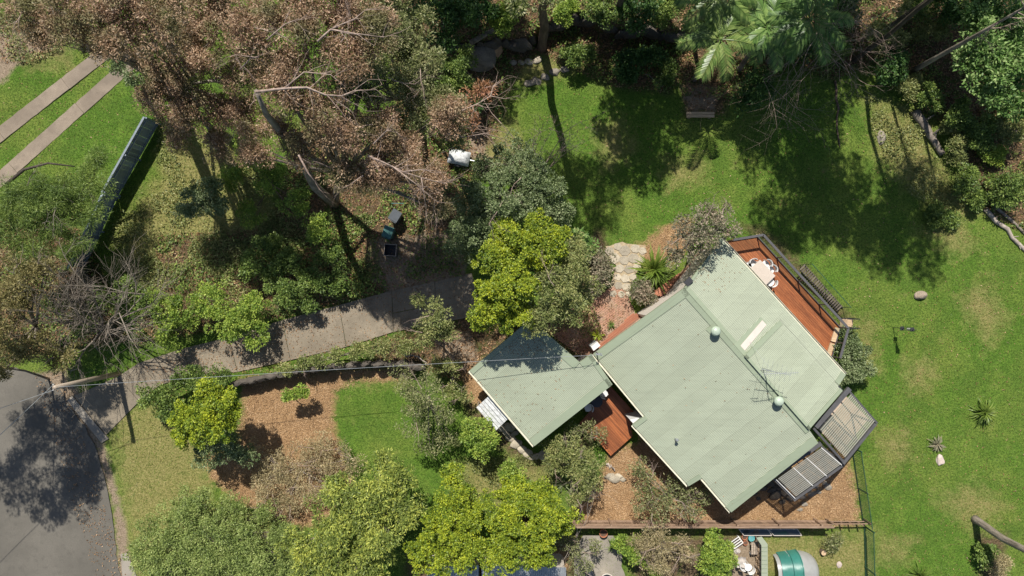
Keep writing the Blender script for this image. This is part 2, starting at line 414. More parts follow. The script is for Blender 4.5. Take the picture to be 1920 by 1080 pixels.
ZONES = {   # patches of ground cover, in photograph pixels traced on the lawn plane
 'mulch': [[(452, 712), (540, 700), (640, 690), (780, 688), (765, 712), (660, 716), (630, 735), (624, 780), (640, 850), (660, 900), (650, 975), (560, 990), (500, 965), (440, 935), (395, 900), (385, 850), (440, 850), (455, 780)],
           [(1130, 870), (1150, 845), (1190, 830), (1230, 800), (1420, 960), (1345, 985), (1060, 985), (1085, 930), (1120, 905)],
           [(1320, 985), (1330, 960), (1440, 900), (1520, 840), (1590, 850), (1612, 985)],
           [(1185, 480), (1200, 458), (1235, 430), (1280, 408), (1300, 420), (1290, 470), (1230, 520)],
           [(865, 680), (905, 700), (925, 760), (900, 775), (870, 740)], [(995, 1045), (1060, 1030), (1065, 1065), (990, 1065)]],
 'litter': [[(700, -60), (1270, -60), (1275, 60), (1300, 120), (1255, 175), (1150, 165), (1010, 100), (960, 150), (930, 260), (880, 330), (760, 330), (730, 100)],
            [(560, 230), (880, 200), (890, 400), (860, 540), (700, 560), (620, 560), (480, 520), (520, 380)],
            [(1250, -60), (1980, -60), (1980, 240), (1800, 250), (1720, 200), (1640, 120), (1560, 150), (1480, 120), (1400, 190), (1280, 180)],
            [(1275, 150), (1375, 150), (1360, 215), (1285, 215)], [(-60, 370), (150, 430), (200, 520), (240, 640), (-60, 690)],
            [(820, 560), (900, 560), (1000, 600), (900, 690), (880, 720), (780, 690), (700, 690), (700, 640), (820, 610)],
            [(300, 440), (680, 420), (700, 560), (250, 650)], [(1050, 580), (1110, 570), (1130, 620), (1085, 680), (1000, 600)],
            [(1780, 200), (1980, 180), (1980, 470), (1850, 400), (1800, 330)], [(-40, 20), (60, 30), (120, 95), (60, 120), (-40, 110)],
            [(880, 740), (905, 770), (960, 820), (1010, 860), (1060, 830), (1100, 790), (1120, 830), (1060, 880), (1000, 880), (930, 840), (880, 790), (860, 740)],
            [(760, 1040), (1100, 1000), (1080, 1100), (760, 1100)], [(1170, 1000), (1420, 1000), (1420, 1100), (1190, 1100)],
            [(1830, 1000), (1890, 1000), (1880, 1100), (1840, 1100)], [(1125, 425), (1150, 470), (1130, 560), (1080, 560), (1060, 470)], [(1380, 420), (1430, 425), (1520, 505), (1600, 600), (1575, 600), (1500, 520), (1420, 445)]],
 'dry': [[(195, 760), (300, 745), (420, 850), (400, 940), (560, 990), (560, 1100), (240, 1100), (225, 980)],
         [(300, 240), (480, 260), (560, 480), (420, 560), (220, 540), (210, 430), (290, 330)],
         [(860, 860), (1010, 850), (1060, 900), (960, 960), (840, 940)], [(620, 690), (780, 690), (760, 725), (640, 722)],
         [(1720, 430), (1800, 400), (1840, 470), (1780, 480)], [(1690, 678), (1740, 668), (1765, 700), (1730, 745), (1695, 730)], [(1600, 590), (1645, 600), (1650, 700), (1610, 720)], [(1790, 560), (1850, 520), (1900, 600), (1850, 660)], [(1640, 820), (1700, 800), (1720, 860), (1660, 880)], [(1740, 930), (1830, 900), (1900, 950), (1820, 1000)], [(1110, 230), (1170, 220), (1200, 290), (1130, 330)], [(1640, 1000), (1720, 1010), (1700, 1060), (1640, 1060)], [(1240, 300), (1320, 290), (1330, 340), (1250, 360)], [(1190, 1000), (1640, 990), (1640, 1090), (1190, 1090)],
         [(940, 90), (1010, 90), (1080, 110), (1080, 140), (990, 165), (930, 140)], [(20, 60), (130, 60), (140, 130), (40, 130)],
         [(1620, 180), (1720, 200), (1790, 330), (1850, 400), (1800, 420), (1700, 360), (1640, 300)],
         [(860, 220), (960, 220), (1010, 330), (900, 330)], [(1530, 870), (1600, 850), (1620, 980), (1540, 980)]],
 'bare': [[(-60, 40), (40, 60), (110, 95), (60, 100), (0, 160), (-60, 190)], [(60, 700), (120, 690), (180, 780), (205, 860), (238, 990), (252, 1100), (222, 1100), (212, 960), (180, 850), (130, 780), (95, 740)],
          [(690, 450), (860, 430), (880, 540), (740, 560), (690, 520)], [(1275, 160), (1350, 160), (1340, 210), (1290, 210)], [(800, 630), (880, 620), (900, 680), (850, 700)],
          [(870, 240), (905, 250), (920, 300), (870, 300)], [(1370, 1010), (1425, 1010), (1425, 1090), (1360, 1090)]],
}
def coords(a, b, step, far):
    mid = np.arange(a, b+1e-6, step); out = [mid]
    lo = a; hi = b; st = step; L_lo, L_hi = [], []
    while hi < far:
        st *= 1.5; hi += st; lo -= st; L_hi.append(hi); L_lo.append(lo)
    return np.concatenate([np.array(L_lo[::-1]), mid, np.array(L_hi)])
gx = coords(-34, 34, .16, 900); gy = coords(-21, 21, .16, 900)
GX, GY = np.meshgrid(gx, gy); GZ = terrain(GX, GY)
near = (np.abs(GX) < 36) & (np.abs(GY) < 23)
zn = {}
for k, ps in ZONES.items():
    m = np.zeros(GX.shape)
    wd = {'mulch': 1.5, 'litter': 1.8, 'dry': 2.4, 'bare': 1.0}[k]
    for p in ps: m[near] = np.maximum(m[near], soft(GX[near], GY[near], p, wd))
    zn[k] = m
zn['litter'] = np.where(near, zn['litter'], .35)
me = bpy.data.meshes.new('ground'); nx, ny = len(gx), len(gy)
V = np.stack([GX.ravel(), GY.ravel(), GZ.ravel()], 1)
idx = np.arange(nx*ny).reshape(ny, nx); Q = np.stack([idx[:-1, :-1], idx[:-1, 1:], idx[1:, 1:], idx[1:, :-1]], -1).reshape(-1, 4)
me.vertices.add(len(V)); me.vertices.foreach_set('co', V.astype(np.float32).ravel())
me.loops.add(Q.size); me.loops.foreach_set('vertex_index', Q.astype(np.int32).ravel())
me.polygons.add(len(Q)); me.polygons.foreach_set('loop_start', np.arange(0, Q.size, 4, dtype=np.int32)); me.polygons.foreach_set('loop_total', np.full(len(Q), 4, np.int32))
me.polygons.foreach_set('use_smooth', np.ones(len(Q), bool)); me.update(calc_edges=True)
ca = me.color_attributes.new('cover', 'FLOAT_COLOR', 'POINT')
ca.data.foreach_set('color', np.stack([zn['mulch'].ravel(), zn['litter'].ravel(), zn['dry'].ravel(), zn['bare'].ravel()], 1).astype(np.float32).ravel())

m, nt, b = newmat('ground_cover'); p = geo_pos(nt)
at = N(nt, 'ShaderNodeAttribute', attribute_name='cover'); sp = nt.nodes.new('ShaderNodeSeparateColor'); nt.links.new(at.outputs['Color'], sp.inputs[0])
nA = noise(nt, p, .17, 5, .62); nB = noise(nt, p, 1.6, 6, .65); nC = noise(nt, p, 9, 4, .7); nD = noise(nt, p, 30, 3, .8)
g = ramp(nt, nB, [(.28, (.065, .145, .016)), (.5, (.105, .205, .024)), (.72, (.165, .265, .038))])
g = mixc(nt, ramp(nt, nA, [(.44, (0, 0, 0)), (.60, (.85, .85, .85))]), g, (.20, .255, .048))
nF = noise(nt, p, .45, 4, .6)
g = mixc(nt, ramp(nt, nF, [(.36, (.8, .8, .8)), (.50, (0, 0, 0))]), g, (.085, .165, .022))
g = mixc(nt, ramp(nt, nC, [(.40, (.75, .75, .75)), (.56, (0, 0, 0))]), g, (.042, .085, .013))
g = mixc(nt, ramp(nt, nD, [(.54, (0, 0, 0)), (.7, (.6, .6, .6))]), g, (.34, .38, .10))
nE = noise(nt, p, .9, 5, .7)
g = mixc(nt, ramp(nt, nE, [(.60, (0, 0, 0)), (.74, (.7, .7, .7))]), g, (.23, .235, .075))
def mask(out, nz, amt=.9, lo=.42, hi=.62):
    f = math_(nt, 'ADD', out, math_(nt, 'MULTIPLY', math_(nt, 'SUBTRACT', nz, .5), amt))
    return ramp(nt, f, [(lo, (0, 0, 0)), (hi, (1, 1, 1))])
dryc = ramp(nt, nC, [(.3, (.15, .16, .045)), (.55, (.29, .26, .095)), (.75, (.42, .36, .17))])
g = mixc(nt, mask(sp.outputs[2], nB, 1.3, .35, .95), g, dryc)
lit = ramp(nt, nC, [(.3, (.045, .032, .018)), (.5, (.13, .09, .05)), (.68, (.26, .18, .11))])
lit = mixc(nt, ramp(nt, nB, [(.5, (0, 0, 0)), (.64, (.85, .85, .85))]), lit, (.07, .11, .02))
g = mixc(nt, mask(sp.outputs[1], nB, 1.1, .36, .7), g, lit)
bare = ramp(nt, nC, [(.3, (.20, .15, .10)), (.7, (.40, .31, .22))])
g = mixc(nt, mask(at.outputs['Alpha'], nB, .9, .4, .7), g, bare)
mul = ramp(nt, nD, [(.3, (.15, .085, .04)), (.5, (.37, .225, .11)), (.7, (.56, .39, .215))])
mul = mixc(nt, ramp(nt, nB, [(.55, (0, 0, 0)), (.75, (.7, .7, .7))]), mul, (.20, .13, .07))
g = mixc(nt, mask(sp.outputs[0], nB, 1.15, .36, .70), g, mul)
nt.links.new(g, b.inputs['Base Color']); b.inputs['Roughness'].default_value = .95; b.inputs['Specular IOR Level'].default_value = .15
bump(nt, b, math_(nt, 'ADD', nC, nD), .06)
me.materials.append(m)
tag(link('ground', me), kind='structure')

def zval(k, x, y):
    ix = np.clip(np.searchsorted(gx, x)-1, 0, nx-1); iy = np.clip(np.searchsorted(gy, y)-1, 0, ny-1)
    return zn[k][iy, ix]

# ------------------------------------------------------------------ hard surfaces
def sheet(name, px, z, mat, parent=None, thick=0.0):
    mb = MB(); P = wpoly(px)
    if thick: mb.prism([tuple(q) for q in P], z-thick, z)
    else:
        n = len(P); a = sum(P[i][0]*P[(i+1) % n][1]-P[(i+1) % n][0]*P[i][1] for i in range(n))
        if a < 0: P = P[::-1]
        mb.add([(q[0], q[1], z) for q in P], [tuple(range(n))])
    return mb.build(name, mat, parent)
def wob(px, amp=3, step=14, seed=0):
    """break straight polygon edges into slightly wandering ones"""
    r = random.Random(seed); out = []
    for i in range(len(px)):
        a = px[i]; b_ = px[(i+1) % len(px)]; L = math.hypot(b_[0]-a[0], b_[1]-a[1])
        n = max(1, int(L/step)) if L < 900 else 1
        for k in range(n):
            t = k/n; out.append((a[0]+(b_[0]-a[0])*t+r.uniform(-amp, amp), a[1]+(b_[1]-a[1])*t+r.uniform(-amp, amp)))
    return out
road_px = [(-3000, 700), (-60, 700), (30, 690), (85, 705), (112, 730), (135, 765), (160, 800), (182, 845), (196, 890), (207, 950), (216, 1010), (226, 1080), (250, 1250), (420, 3600), (-3000, 3600)]
tag(sheet('road', wob(road_px, 2, 14, 3), .05, M['asphalt']), kind='structure')
kerb = tag(sheet('kerb', [(127, 750), (137, 742), (205, 822), (192, 830)], .10, M['concrete'], None, .2), kind='structure')
tag(sheet('gutter_edge', [(228, 1038), (240, 1036), (262, 1090), (300, 1300), (280, 1300), (232, 1090)], .10, M['concrete'], None, .2), kind='structure')
# driveway: separate slabs with open joints
drive = tag(bpy.data.objects.new('driveway', None), kind='structure'); C.objects.link(drive)
TOP = [(140, 742), (222, 706), (262, 680), (345, 653), (430, 632), (530, 600), (636, 572), (735, 545), (815, 528), (885, 512)]
BOT = [(200, 815), (262, 752), (300, 722), (358, 703), (446, 697), (545, 675), (650, 650), (738, 622), (820, 606), (905, 590)]
for i in range(len(TOP)-1):
    a0, a1, b0, b1 = [np.array(v, float) for v in (TOP[i], TOP[i+1], BOT[i], BOT[i+1])]
    g_ = .45
    def ins(p, q): d = q-p; return p + d/np.linalg.norm(d)*g_
    mid0 = (a0+b0)/2; mid1 = (a1+b1)/2
    poly = [tuple(ins(a0, a1)), tuple(ins(a1, a0)), tuple(ins(b1, b0)), tuple(ins(b0, b1))]
    if i == 7:      # cut along its length as well
        m0 = (a0*.45+b0*.55); m1 = (a1*.45+b1*.55)
        sheet('concrete_slab', [tuple(ins(a0, a1)), tuple(ins(a1, a0)), tuple(m1-[0, .5]), tuple(m0+[.5, -.5])], .07, M['aggregate'], drive, .12)
        poly = [tuple(m0+[.5, .5]), tuple(m1+[0, .5]), tuple(ins(b1, b0)), tuple(ins(b0, b1))]
    sheet('concrete_slab', poly, .07+.004*(i % 2), M['aggregate'], drive, .12)
# two wheel strips of the neighbour's drive
wd_ = tag(bpy.data.objects.new('wheel_strip_drive', None), kind='structure'); C.objects.link(wd_)
def strip_pts(a, b_, wpx, n):
    a = np.array(a, float); b_ = np.array(b_, float); d = (b_-a)/np.linalg.norm(b_-a); q = np.array([-d[1], d[0]])*wpx/2
    for k in range(n):
        p0 = a+(b_-a)*k/n + d*.3; p1 = a+(b_-a)*(k+1)/n - d*.3; yield [tuple(p0-q), tuple(p1-q), tuple(p1+q), tuple(p0+q)]
for A_, B2 in (((-120, 346), (245, 62)), ((-100, 426), (275, 92))):
    for k, pl in enumerate(strip_pts(A_, B2, 25, 3)): sheet('concrete_strip', wob(pl, .5, 12, k), .045+.003*(k % 2), M['strip'], wd_, .1)
# brick paving, flagstones, neighbour's patio
tag(sheet('brick_paving', wob([(1112, 560), (1150, 536), (1178, 548), (1190, 590), (1160, 640), (1118, 665), (1090, 668), (1000, 605), (1040, 590), (1100, 600)], 1.5, 10, 5), .04, M['paving']), kind='structure')
tag(sheet('patio', wob([(1092, 1003), (1150, 1003), (1166, 1035), (1166, 1062), (1180, 1110), (1080, 1110), (1075, 1045)], 1.5, 12, 6), .04, M['concrete']), kind='structure')
fp = tag(bpy.data.objects.new('flagstone_path', None), kind='structure'); C.objects.link(fp)
tag(sheet('path_bed', wob([(1135, 462), (1165, 455), (1212, 462), (1205, 490), (1190, 520), (1180, 545), (1145, 560), (1148, 520), (1155, 500)], 2, 8, 9), .03, M['lightwood'] if False else simple('path_grout', (.38, .30, .19), .9, .3, 6), fp))
r = random.Random(4)
stones = [(1143, 470, 11), (1158, 462, 10), (1172, 470, 12), (1190, 466, 10), (1204, 470, 9), (1153, 484, 12), (1170, 488, 11), (1187, 484, 12), (1202, 487, 8), (1162, 503, 10), (1178, 505, 11), (1193, 502, 9), (1158, 519, 9), (1172, 522, 11), (1186, 519, 8), (1160, 536, 10), (1174, 538, 9), (1150, 551, 8), (1165, 552, 8), (1178, 551, 6)]
for x, y, s_ in stones:
    n = r.choice([5, 6, 7]); a0 = r.uniform(0, 6); pl = []
    for k in range(n):
        t = a0+2*math.pi*k/n; q = s_*.92*r.uniform(.85, 1.12); pl.append((x+q*math.cos(t), y+q*.9*math.sin(t)))
    sheet('flagstone', pl, .06+r.uniform(0, .02), M['paleflag'], fp, .06)
# ------------------------------------------------------------------ roofs
class Plane:
    def __init__(s, a, b_, c):
        s.o = Vector(a); s.n = (Vector(b_)-s.o).cross(Vector(c)-s.o).normalized()
        if s.n.z < 0: s.n = -s.n
    def z(s, x, y): return s.o.z - (s.n.x*(x-s.o.x)+s.n.y*(y-s.o.y))/s.n.z
    def px(s, px, py):      # where the plane is seen at this photograph pixel
        d = Vector(((px-960)/PPM, (540-py)/PPM, -H)); o = Vector((0, 0, H))
        t = (s.o-o).dot(s.n)/d.dot(s.n); return o+d*t
    def up(s, dz): q = Plane.__new__(Plane); q.o = s.o+Vector((0, 0, dz)); q.n = s.n; return q

def corrugated(name, plane, px, cdir, mat, parent, period=.076, amp=.009, close=True):
    """sheeting over a polygon; cdir = pixel pair giving the run of the ribs"""
    P = [plane.px(*q) for q in px]
    u = (plane.px(*cdir[1])-plane.px(*cdir[0])).normalized(); v = plane.n.cross(u).normalized(); o = P[0]
    uv = [((p-o).dot(u), (p-o).dot(v)) for p in P]
    v0 = min(q[1] for q in uv); v1 = max(q[1] for q in uv); st = period/4; K = int((v1-v0)/st)
    mb = MB(); prev = None
    for k in range(K+1):
        vv = v0+1e-4+k*st; xs = []
        for i in range(len(uv)):
            (a0, b0), (a1, b1) = uv[i], uv[(i+1) % len(uv)]
            if (b0 > vv) != (b1 > vv): xs.append(a0+(a1-a0)*(vv-b0)/(b1-b0))
        if len(xs) < 2: prev = None; continue
        w_ = amp*math.sin(2*math.pi*k/4+.3); q = plane.n*w_+o+v*vv; b = len(mb.v)
        mb.v += [tuple(q+u*min(xs)), tuple(q+u*max(xs))]
        if prev is not None: mb.f.append((prev, prev+1, b+1, b)); mb.mi.append(0)
        prev = b
    return mb.build(name, mat, parent, world=True)

def band(mb, plane, a, b_, wd, th=.025, side=0, lift=.02):
    """flat strip lying on a roof plane, along the pixel line a-b"""
    p = plane.px(*a) if not isinstance(a, Vector) else a; q = plane.px(*b_) if not isinstance(b_, Vector) else b_
    d = (q-p).normalized(); s_ = plane.n.cross(d).normalized()
    o = s_*(wd/2*side); c = [p+o-s_*wd/2, q+o-s_*wd/2, q+o+s_*wd/2, p+o+s_*wd/2]
    lo = [x+plane.n*lift for x in c]; hi = [x+plane.n*(lift+th) for x in c]
    mb.add(lo+hi, [(0, 3, 2, 1), (4, 5, 6, 7), (0, 1, 5, 4), (1, 2, 6, 5), (2, 3, 7, 6), (3, 0, 4, 7)])
    return mb

def gutter_run(name, plane, a, b_, parent, out, mat=None):
    """a half-open box gutter hung under the eave line"""
    p = plane.px(*a); q = plane.px(*b_); d = (q-p).normalized(); o = Vector((d.y, -d.x, 0))*out; mb = MB()
    z = Vector((0, 0, -.06))
    mb.beam(p+o*.055+z+Vector((0, 0, -.05)), q+o*.055+z+Vector((0, 0, -.05)), .11, .012)
    mb.beam(p+o*.115+z, q+o*.115+z, .014, .11); mb.beam(p+o*.002+z, q+o*.002+z, .012, .09)
    mb.build(name, mat or M['gutter'], parent, world=True)
    mb = MB(); mb.beam(p+z+Vector((0, 0, -.037)), q+z+Vector((0, 0, -.037)), .09, .006)

def walls(name, poly, planes, mat, parent, z0=-.1, below=.1, th=.18):
    """solid walls whose tops follow the lowest roof above them"""
    n = len(poly); mb = MB()
    for i in range(n):
        a = Vector((*poly[i], 0)); b_ = Vector((*poly[(i+1) % n], 0)); L = (b_-a).length; K = max(1, int(L/1.0)); s_ = (b_-a).normalized(); q = Vector((s_.y, -s_.x, 0))*th/2
        for k in range(K):
            p0 = a+(b_-a)*k/K; p1 = a+(b_-a)*(k+1)/K
            vs = []
            for p_ in (p0-q, p1-q, p1+q, p0+q): vs.append((p_.x, p_.y, z0))
            for p_ in (p0-q, p1-q, p1+q, p0+q): vs.append((p_.x, p_.y, min(pl.z(p_.x, p_.y) for pl in planes)-below))
            mb.add(vs, [(0, 3, 2, 1), (4, 5, 6, 7), (0, 1, 5, 4), (1, 2, 6, 5), (2, 3, 7, 6), (3, 0, 4, 7)])
    return mb.build(name, mat, parent, world=True)
def opening(name, a, b_, z0, z1, t0, t1, parent, outward):
    """framed window on the wall line a-b between fractions t0,t1"""
    a = Vector((*a, 0)); b_ = Vector((*b_, 0)); p = a+(b_-a)*t0; q = a+(b_-a)*t1; o = Vector((*outward, 0))
    mb = MB()
    for (u_, v_) in (((p, z0), (q, z0)), ((p, z1), (q, z1)), ((p, z0), (p, z1)), ((q, z0), (q, z1)), (((p+q)/2, z0), ((p+q)/2, z1))):
        mb.beam(u_[0]+o*.10+Vector((0, 0, u_[1])), v_[0]+o*.10+Vector((0, 0, v_[1])), .06, .06)
    f = mb.build(name, M['white'], parent, world=True)
    g = MB(); c = (p+q)/2+o*.095; c.z = (z0+z1)/2; d = (q-p); g.box(c, (d.length-.04, .012, z1-z0-.04), math.atan2(d.y, d.x)); g.build('pane', M['pane'], f, world=True)

# ---- main house
SW = Plane(W(1283, 541, 4.1), W(1518, 807, 4.1), W(1113, 664, 2.75))
NE = Plane(W(1283, 541, 4.1), W(1518, 807, 4.1), W(1585, 703, 3.05))
UP = Plane(W(1395, 668, 4.24), W(1514, 803, 4.24), W(1577, 731, 3.26))
hc = W(1370, 730)
house = thing('house', 'large L-shaped house with pale green corrugated metal roof and two timber decks', 'house', (hc.x, hc.y, 0))
CD = ((1283, 541), (1113, 664))
swp = [(1113, 664), (1283, 541), (1518, 807), (1534, 830), (1371, 960), (1316, 896), (1291, 911), (1187, 797), (1209, 780)]
corrugated('roof', SW, swp, CD, M['roof'], house)
nep = [(1283, 541), (1352, 447), (1585, 703), (1571, 724), (1518, 807)]
CN = ((1283, 541), (1352, 447))
corrugated('roof', NE, nep, CN, M['roof'], house)
upp = [(1395, 668), (1461, 601), (1579, 733), (1516, 806)]
corrugated('upper_roof', UP, upp, ((1395, 668), (1461, 601)), M['roof'], house)
# ridge, barge and verge flashings
mb = MB(); band(mb, SW, (1283, 541), (1518, 807), .26, side=-1, lift=.02); band(mb, NE, (1283, 541), (1516, 806), .24, side=1, lift=.02); mb.build('ridge_cap', M['trim'], house, world=True)
def bargeset(plane, a, b_, wd, side, drop=.24, name='barge_cap'):
    mb = MB(); band(mb, plane, a, b_, wd, side=side); mb.build(name, M['trim'], house_cur, world=True)
    p = plane.px(*a); q = plane.px(*b_); z = Vector((0, 0, -drop/2-.01)); mb = MB(); mb.beam(p+z, q+z, .03, drop); mb.build('barge_board', M['trim'], house_cur, world=True)
house_cur = house
bargeset(SW, (1113, 664), (1283, 541), .42, -1)
bargeset(SW, (1534, 830), (1371, 960), .46, -1)
bargeset(SW, (1316, 896), (1291, 911), .25, -1)
bargeset(SW, (1187, 797), (1209, 780), .22, -1)
bargeset(NE, (1352, 447), (1283, 541), .12, 1)
bargeset(NE, (1585, 703), (1572, 722), .30, -1)
bargeset(UP, (1395, 668), (1461, 601), .26, -1)
bargeset(UP, (1516, 806), (1579, 733), .20, 1)
mb = MB(); p, q = UP.px(1395, 668), UP.px(1516, 806); band(mb, UP, p, q, .16, side=1); mb.build('ridge_cap', M['trim'], house, world=True)
# riser walls under the raised roof
mb = MB()
for (a, b_) in (((1395, 668), (1461, 601)), ((1461, 601), (1579, 733)), ((1579, 733), (1516, 806)), ((1516, 806), (1395, 668))):
    p, q = UP.px(*a), UP.px(*b_); d = (q-p).normalized(); inw = (UP.px(1490, 700)-(p+q)/2); inw.z = 0; inw = inw-d*inw.dot(d); inw.normalize(); p = p+inw*.07; q = q+inw*.07; K = 6
    for k in range(K):
        s0 = p+(q-p)*k/K; s1 = p+(q-p)*(k+1)/K
        lo = lambda s_: min(NE.z(s_.x, s_.y), SW.z(s_.x, s_.y))-.03
        vs = [(s0.x, s0.y, lo(s0)), (s1.x, s1.y, lo(s1)), (s1.x, s1.y, s1.z-.02), (s0.x, s0.y, s0.z-.02)]; o_ = inw*.05
        vs += [(v[0]+o_.x, v[1]+o_.y, v[2]) for v in vs]
        mb.add(vs, [(0, 1, 2, 3), (7, 6, 5, 4), (0, 4, 5, 1), (3, 2, 6, 7), (0, 3, 7, 4), (1, 5, 6, 2)])
mb.build('riser_wall', M['pinkwall'], house, world=True)
# pale flashing tray beside the raised roof
mb = MB(); band(mb, NE, (1392, 662), (1437, 609), .34, th=.012, side=1, lift=.016); mb.build('flashing_tray', M['pinkwall'], house, world=True)
mb = MB(); band(mb, NE, (1380, 655), (1432, 601), .5, th=.01, side=0, lift=.004); mb.build('flashing_tray', M['trim'], house, world=True)
# gutters
for pl, a, b_, o in ((SW, (1113, 664), (1209, 780), 1), (SW, (1187, 797), (1291, 911), 1), (SW, (1316, 896), (1371, 960), 1), (NE, (1352, 447), (1585, 703), -1)):
    gutter_run('gutter', pl, a, b_, house, o)
p, q = UP.px(1461, 601), UP.px(1579, 733); mb = MB(); mb.beam(p+Vector((.03, .03, -.05)), q+Vector((.03, .03, -.05)), .09, .07); mb.build('gutter', M['black'], house, world=True)
# body
def off(poly, d):
    n = len(poly); out = []
    A = sum(poly[i][0]*poly[(i+1) % n][1]-poly[(i+1) % n][0]*poly[i][1] for i in range(n)); sg = 1 if A > 0 else -1
    for i in range(n):
        p0, p1, p2 = [Vector((*poly[(i+j) % n][:2], 0)) for j in (-1, 0, 1)]
        d1 = (p1-p0).normalized(); d2 = (p2-p1).normalized(); n1 = Vector((-d1.y, d1.x, 0))*sg; n2 = Vector((-d2.y, d2.x, 0))*sg
        dd = d if not hasattr(d, '__len__') else None
        da, db = (d, d) if dd is not None else (d[(i-1) % n], d[i])
        den = d1.cross(d2).z
        if abs(den) < .05: q = p1+n1*da
        else:
            a = p1+n1*da; b_ = p1+n2*db; t = (b_-a).cross(d2).z/den; q = a+d1*t
        out.append((q.x, q.y))
    return out
hp = [SW.px(1113, 664), SW.px(1283, 541), NE.px(1352, 447), NE.px(1585, 703), NE.px(1571, 724), SW.px(1518, 807), SW.px(1534, 830), SW.px(1371, 960), SW.px(1316, 896), SW.px(1291, 911), SW.px(1187, 797), SW.px(1209, 780)]
hp = [(p.x, p.y) for p in hp]
hw = off(hp, [.42, .15, .55, .3, .3, .2, .4, .5, .3, .5, .3, .5])
walls('wall', hw, [SW, NE], M['cream'], house)
base = MB(); 
for i in range(len(hw)):
    a = Vector((*hw[i], 0)); b_ = Vector((*hw[(i+1) % len(hw)], 0)); d = (b_-a).normalized()
    base.beam(a-d*.05+Vector((0, 0, .35)), b_+d*.05+Vector((0, 0, .35)), .26, .9)
base.build('brick_base', M['brick'], house, world=True)
def outw(i, poly):
    a, b_ = Vector((*poly[i], 0)), Vector((*poly[(i+1) % len(poly)], 0)); d = (b_-a).normalized(); A = sum(poly[j][0]*poly[(j+1) % len(poly)][1]-poly[(j+1) % len(poly)][0]*poly[j][1] for j in range(len(poly)))
    return (d.y, -d.x) if A > 0 else (-d.y, d.x)
for i, spans in ((0, ((.12, .3), (.5, .62))), (2, ((.1, .25), (.35, .5), (.6, .8))), (6, ((.2, .35), (.6, .75))), (9, ((.15, .3), (.55, .72))), (7, ((.3, .6),)), (11, ((.3, .6),))):
    for (t0, t1) in spans: opening('window', hw[i], hw[(i+1) % len(hw)], 1.15, 2.25, t0, t1, house, outw(i, hw))
# dark gutter end beyond the north-west wall, and its apron
p = NE.px(1290, 528); MB().box(p+Vector((0, 0, .06)), (.42, .30, .14), math.radians(45)).build('rain_head', M['black'], house, world=True)
# projecting cream wall piece and small white slab on the north-west wall
sl = W(1100, 645, 2.4)
def slab_px(px, h, th): 
    P = [W(x, y, h) for x, y in px]; mb = MB(); mb.prism([(p.x, p.y) for p in P], h-th, h); return mb
slab_px([(1108, 655), (1127, 641), (1119, 632), (1110, 652)], 1.0, .9)
slab_px([(1108, 650), (1120, 641), (1126, 648), (1113, 658)], 1.5, 1.5).build('entry_pier', M['white'], house, world=True)
slab_px([(1215, 592), (1283, 543), (1289, 549), (1220, 598)], 3.35, 3.4).build('projecting_wall', M['cream'], house, world=True)
slab_px([(1181, 787), (1204, 782), (1190, 797)], 2.2, 2.2).build('corner_wall', M['white'], house, world=True)
# vents, flue
for x, y in ((1340, 616), (1457, 746)):
    b0 = SW.px(x-2, y+4); mb = MB(); mb.tube([b0+Vector((0, 0, -.05)), b0+Vector((0, 0, .30))], [.15, .15], 16); v = mb.build('roof_vent', M['vent'], house, world=True)
    mb = MB(); zs = [(0, .17), (.04, .235), (.12, .26), (.2, .235), (.27, .16), (.3, .04)]
    mb.tube([b0+Vector((0, 0, .28+z)) for z, r_ in zs], [r_ for z, r_ in zs], 20); mb.build('dome', M['vent'], v, smooth=True, world=True)
    mb = MB()
    for k in range(20):
        t = 2*math.pi*k/20; mb.beam(b0+Vector((math.cos(t)*.235, math.sin(t)*.235, .32)), b0+Vector((math.cos(t)*.17, math.sin(t)*.17, .55)), .02, .02)
    mb.build('vent_fins', M['vent'], v, world=True)
    band(mb2 := MB(), SW, (x-12, y-2), (x+2, y+12), .34, th=.012); mb2.build('flashing', M['trim'], v, world=True)
b0 = SW.px(1266, 822); MB().tube([b0-Vector((0, 0, .05)), b0+Vector((0, 0, .42))], [.045, .045], 10).build('flue', M['steel'], house, world=True)
MB().tube([b0+Vector((0, 0, .42)), b0+Vector((0, 0, .50))], [.10, .05], 12).build('flue_cowl', M['steel'], house, world=True)
# television aerials
mst = UP.px(1430, 690)+Vector((0, 0, -.05)); mb = MB(); mb.tube([mst, mst+Vector((0, 0, 2.4))], [.022, .018], 8); mast = mb.build('aerial_mast', M['steel'], house, world=True)
def aerial(z, L, ang, n, el):
    a = math.radians(ang); d = Vector((math.cos(a), math.sin(a), 0)); s_ = Vector((-d.y, d.x, 0)); c = mst+Vector((0, 0, z))
    mb = MB(); mb.tube([c-d*L*.45, c+d*L*.55], .014, 6); bo = mb.build('aerial_boom', M['steel'], mast, world=True)
    mb = MB()
    for k in range(n):
        q = c+d*L*(-.44+.97*k/(n-1)); w_ = el*(1-.5*k/n); mb.tube([q-s_*w_, q+s_*w_], .006, 4)
    mb.build('aerial_elements', M['steel'], mast, world=True)
aerial(2.3, 1.7, 2, 16, .16); aerial(1.7, 1.5, -12, 7, .62)
mb = MB(); c = mst+Vector((0, 0, 2.3)); mb.tube([c+Vector((-.75, .0, 0)), c+Vector((-.95, .15, 0)), c+Vector((-.55, .12, 0))], .012, 5); mb.build('reflector', M['black'], mast, world=True)
# guy lines
mb = MB()
for x, y in ((1405, 640), (1406, 705), (1434, 705)):
    mb.tube([mst+Vector((0, 0, 1.2)), NE.px(x, y)+Vector((0, 0, .1))], .006, 4)
mb.build('guy_wire', M['steel'], mast, world=True)
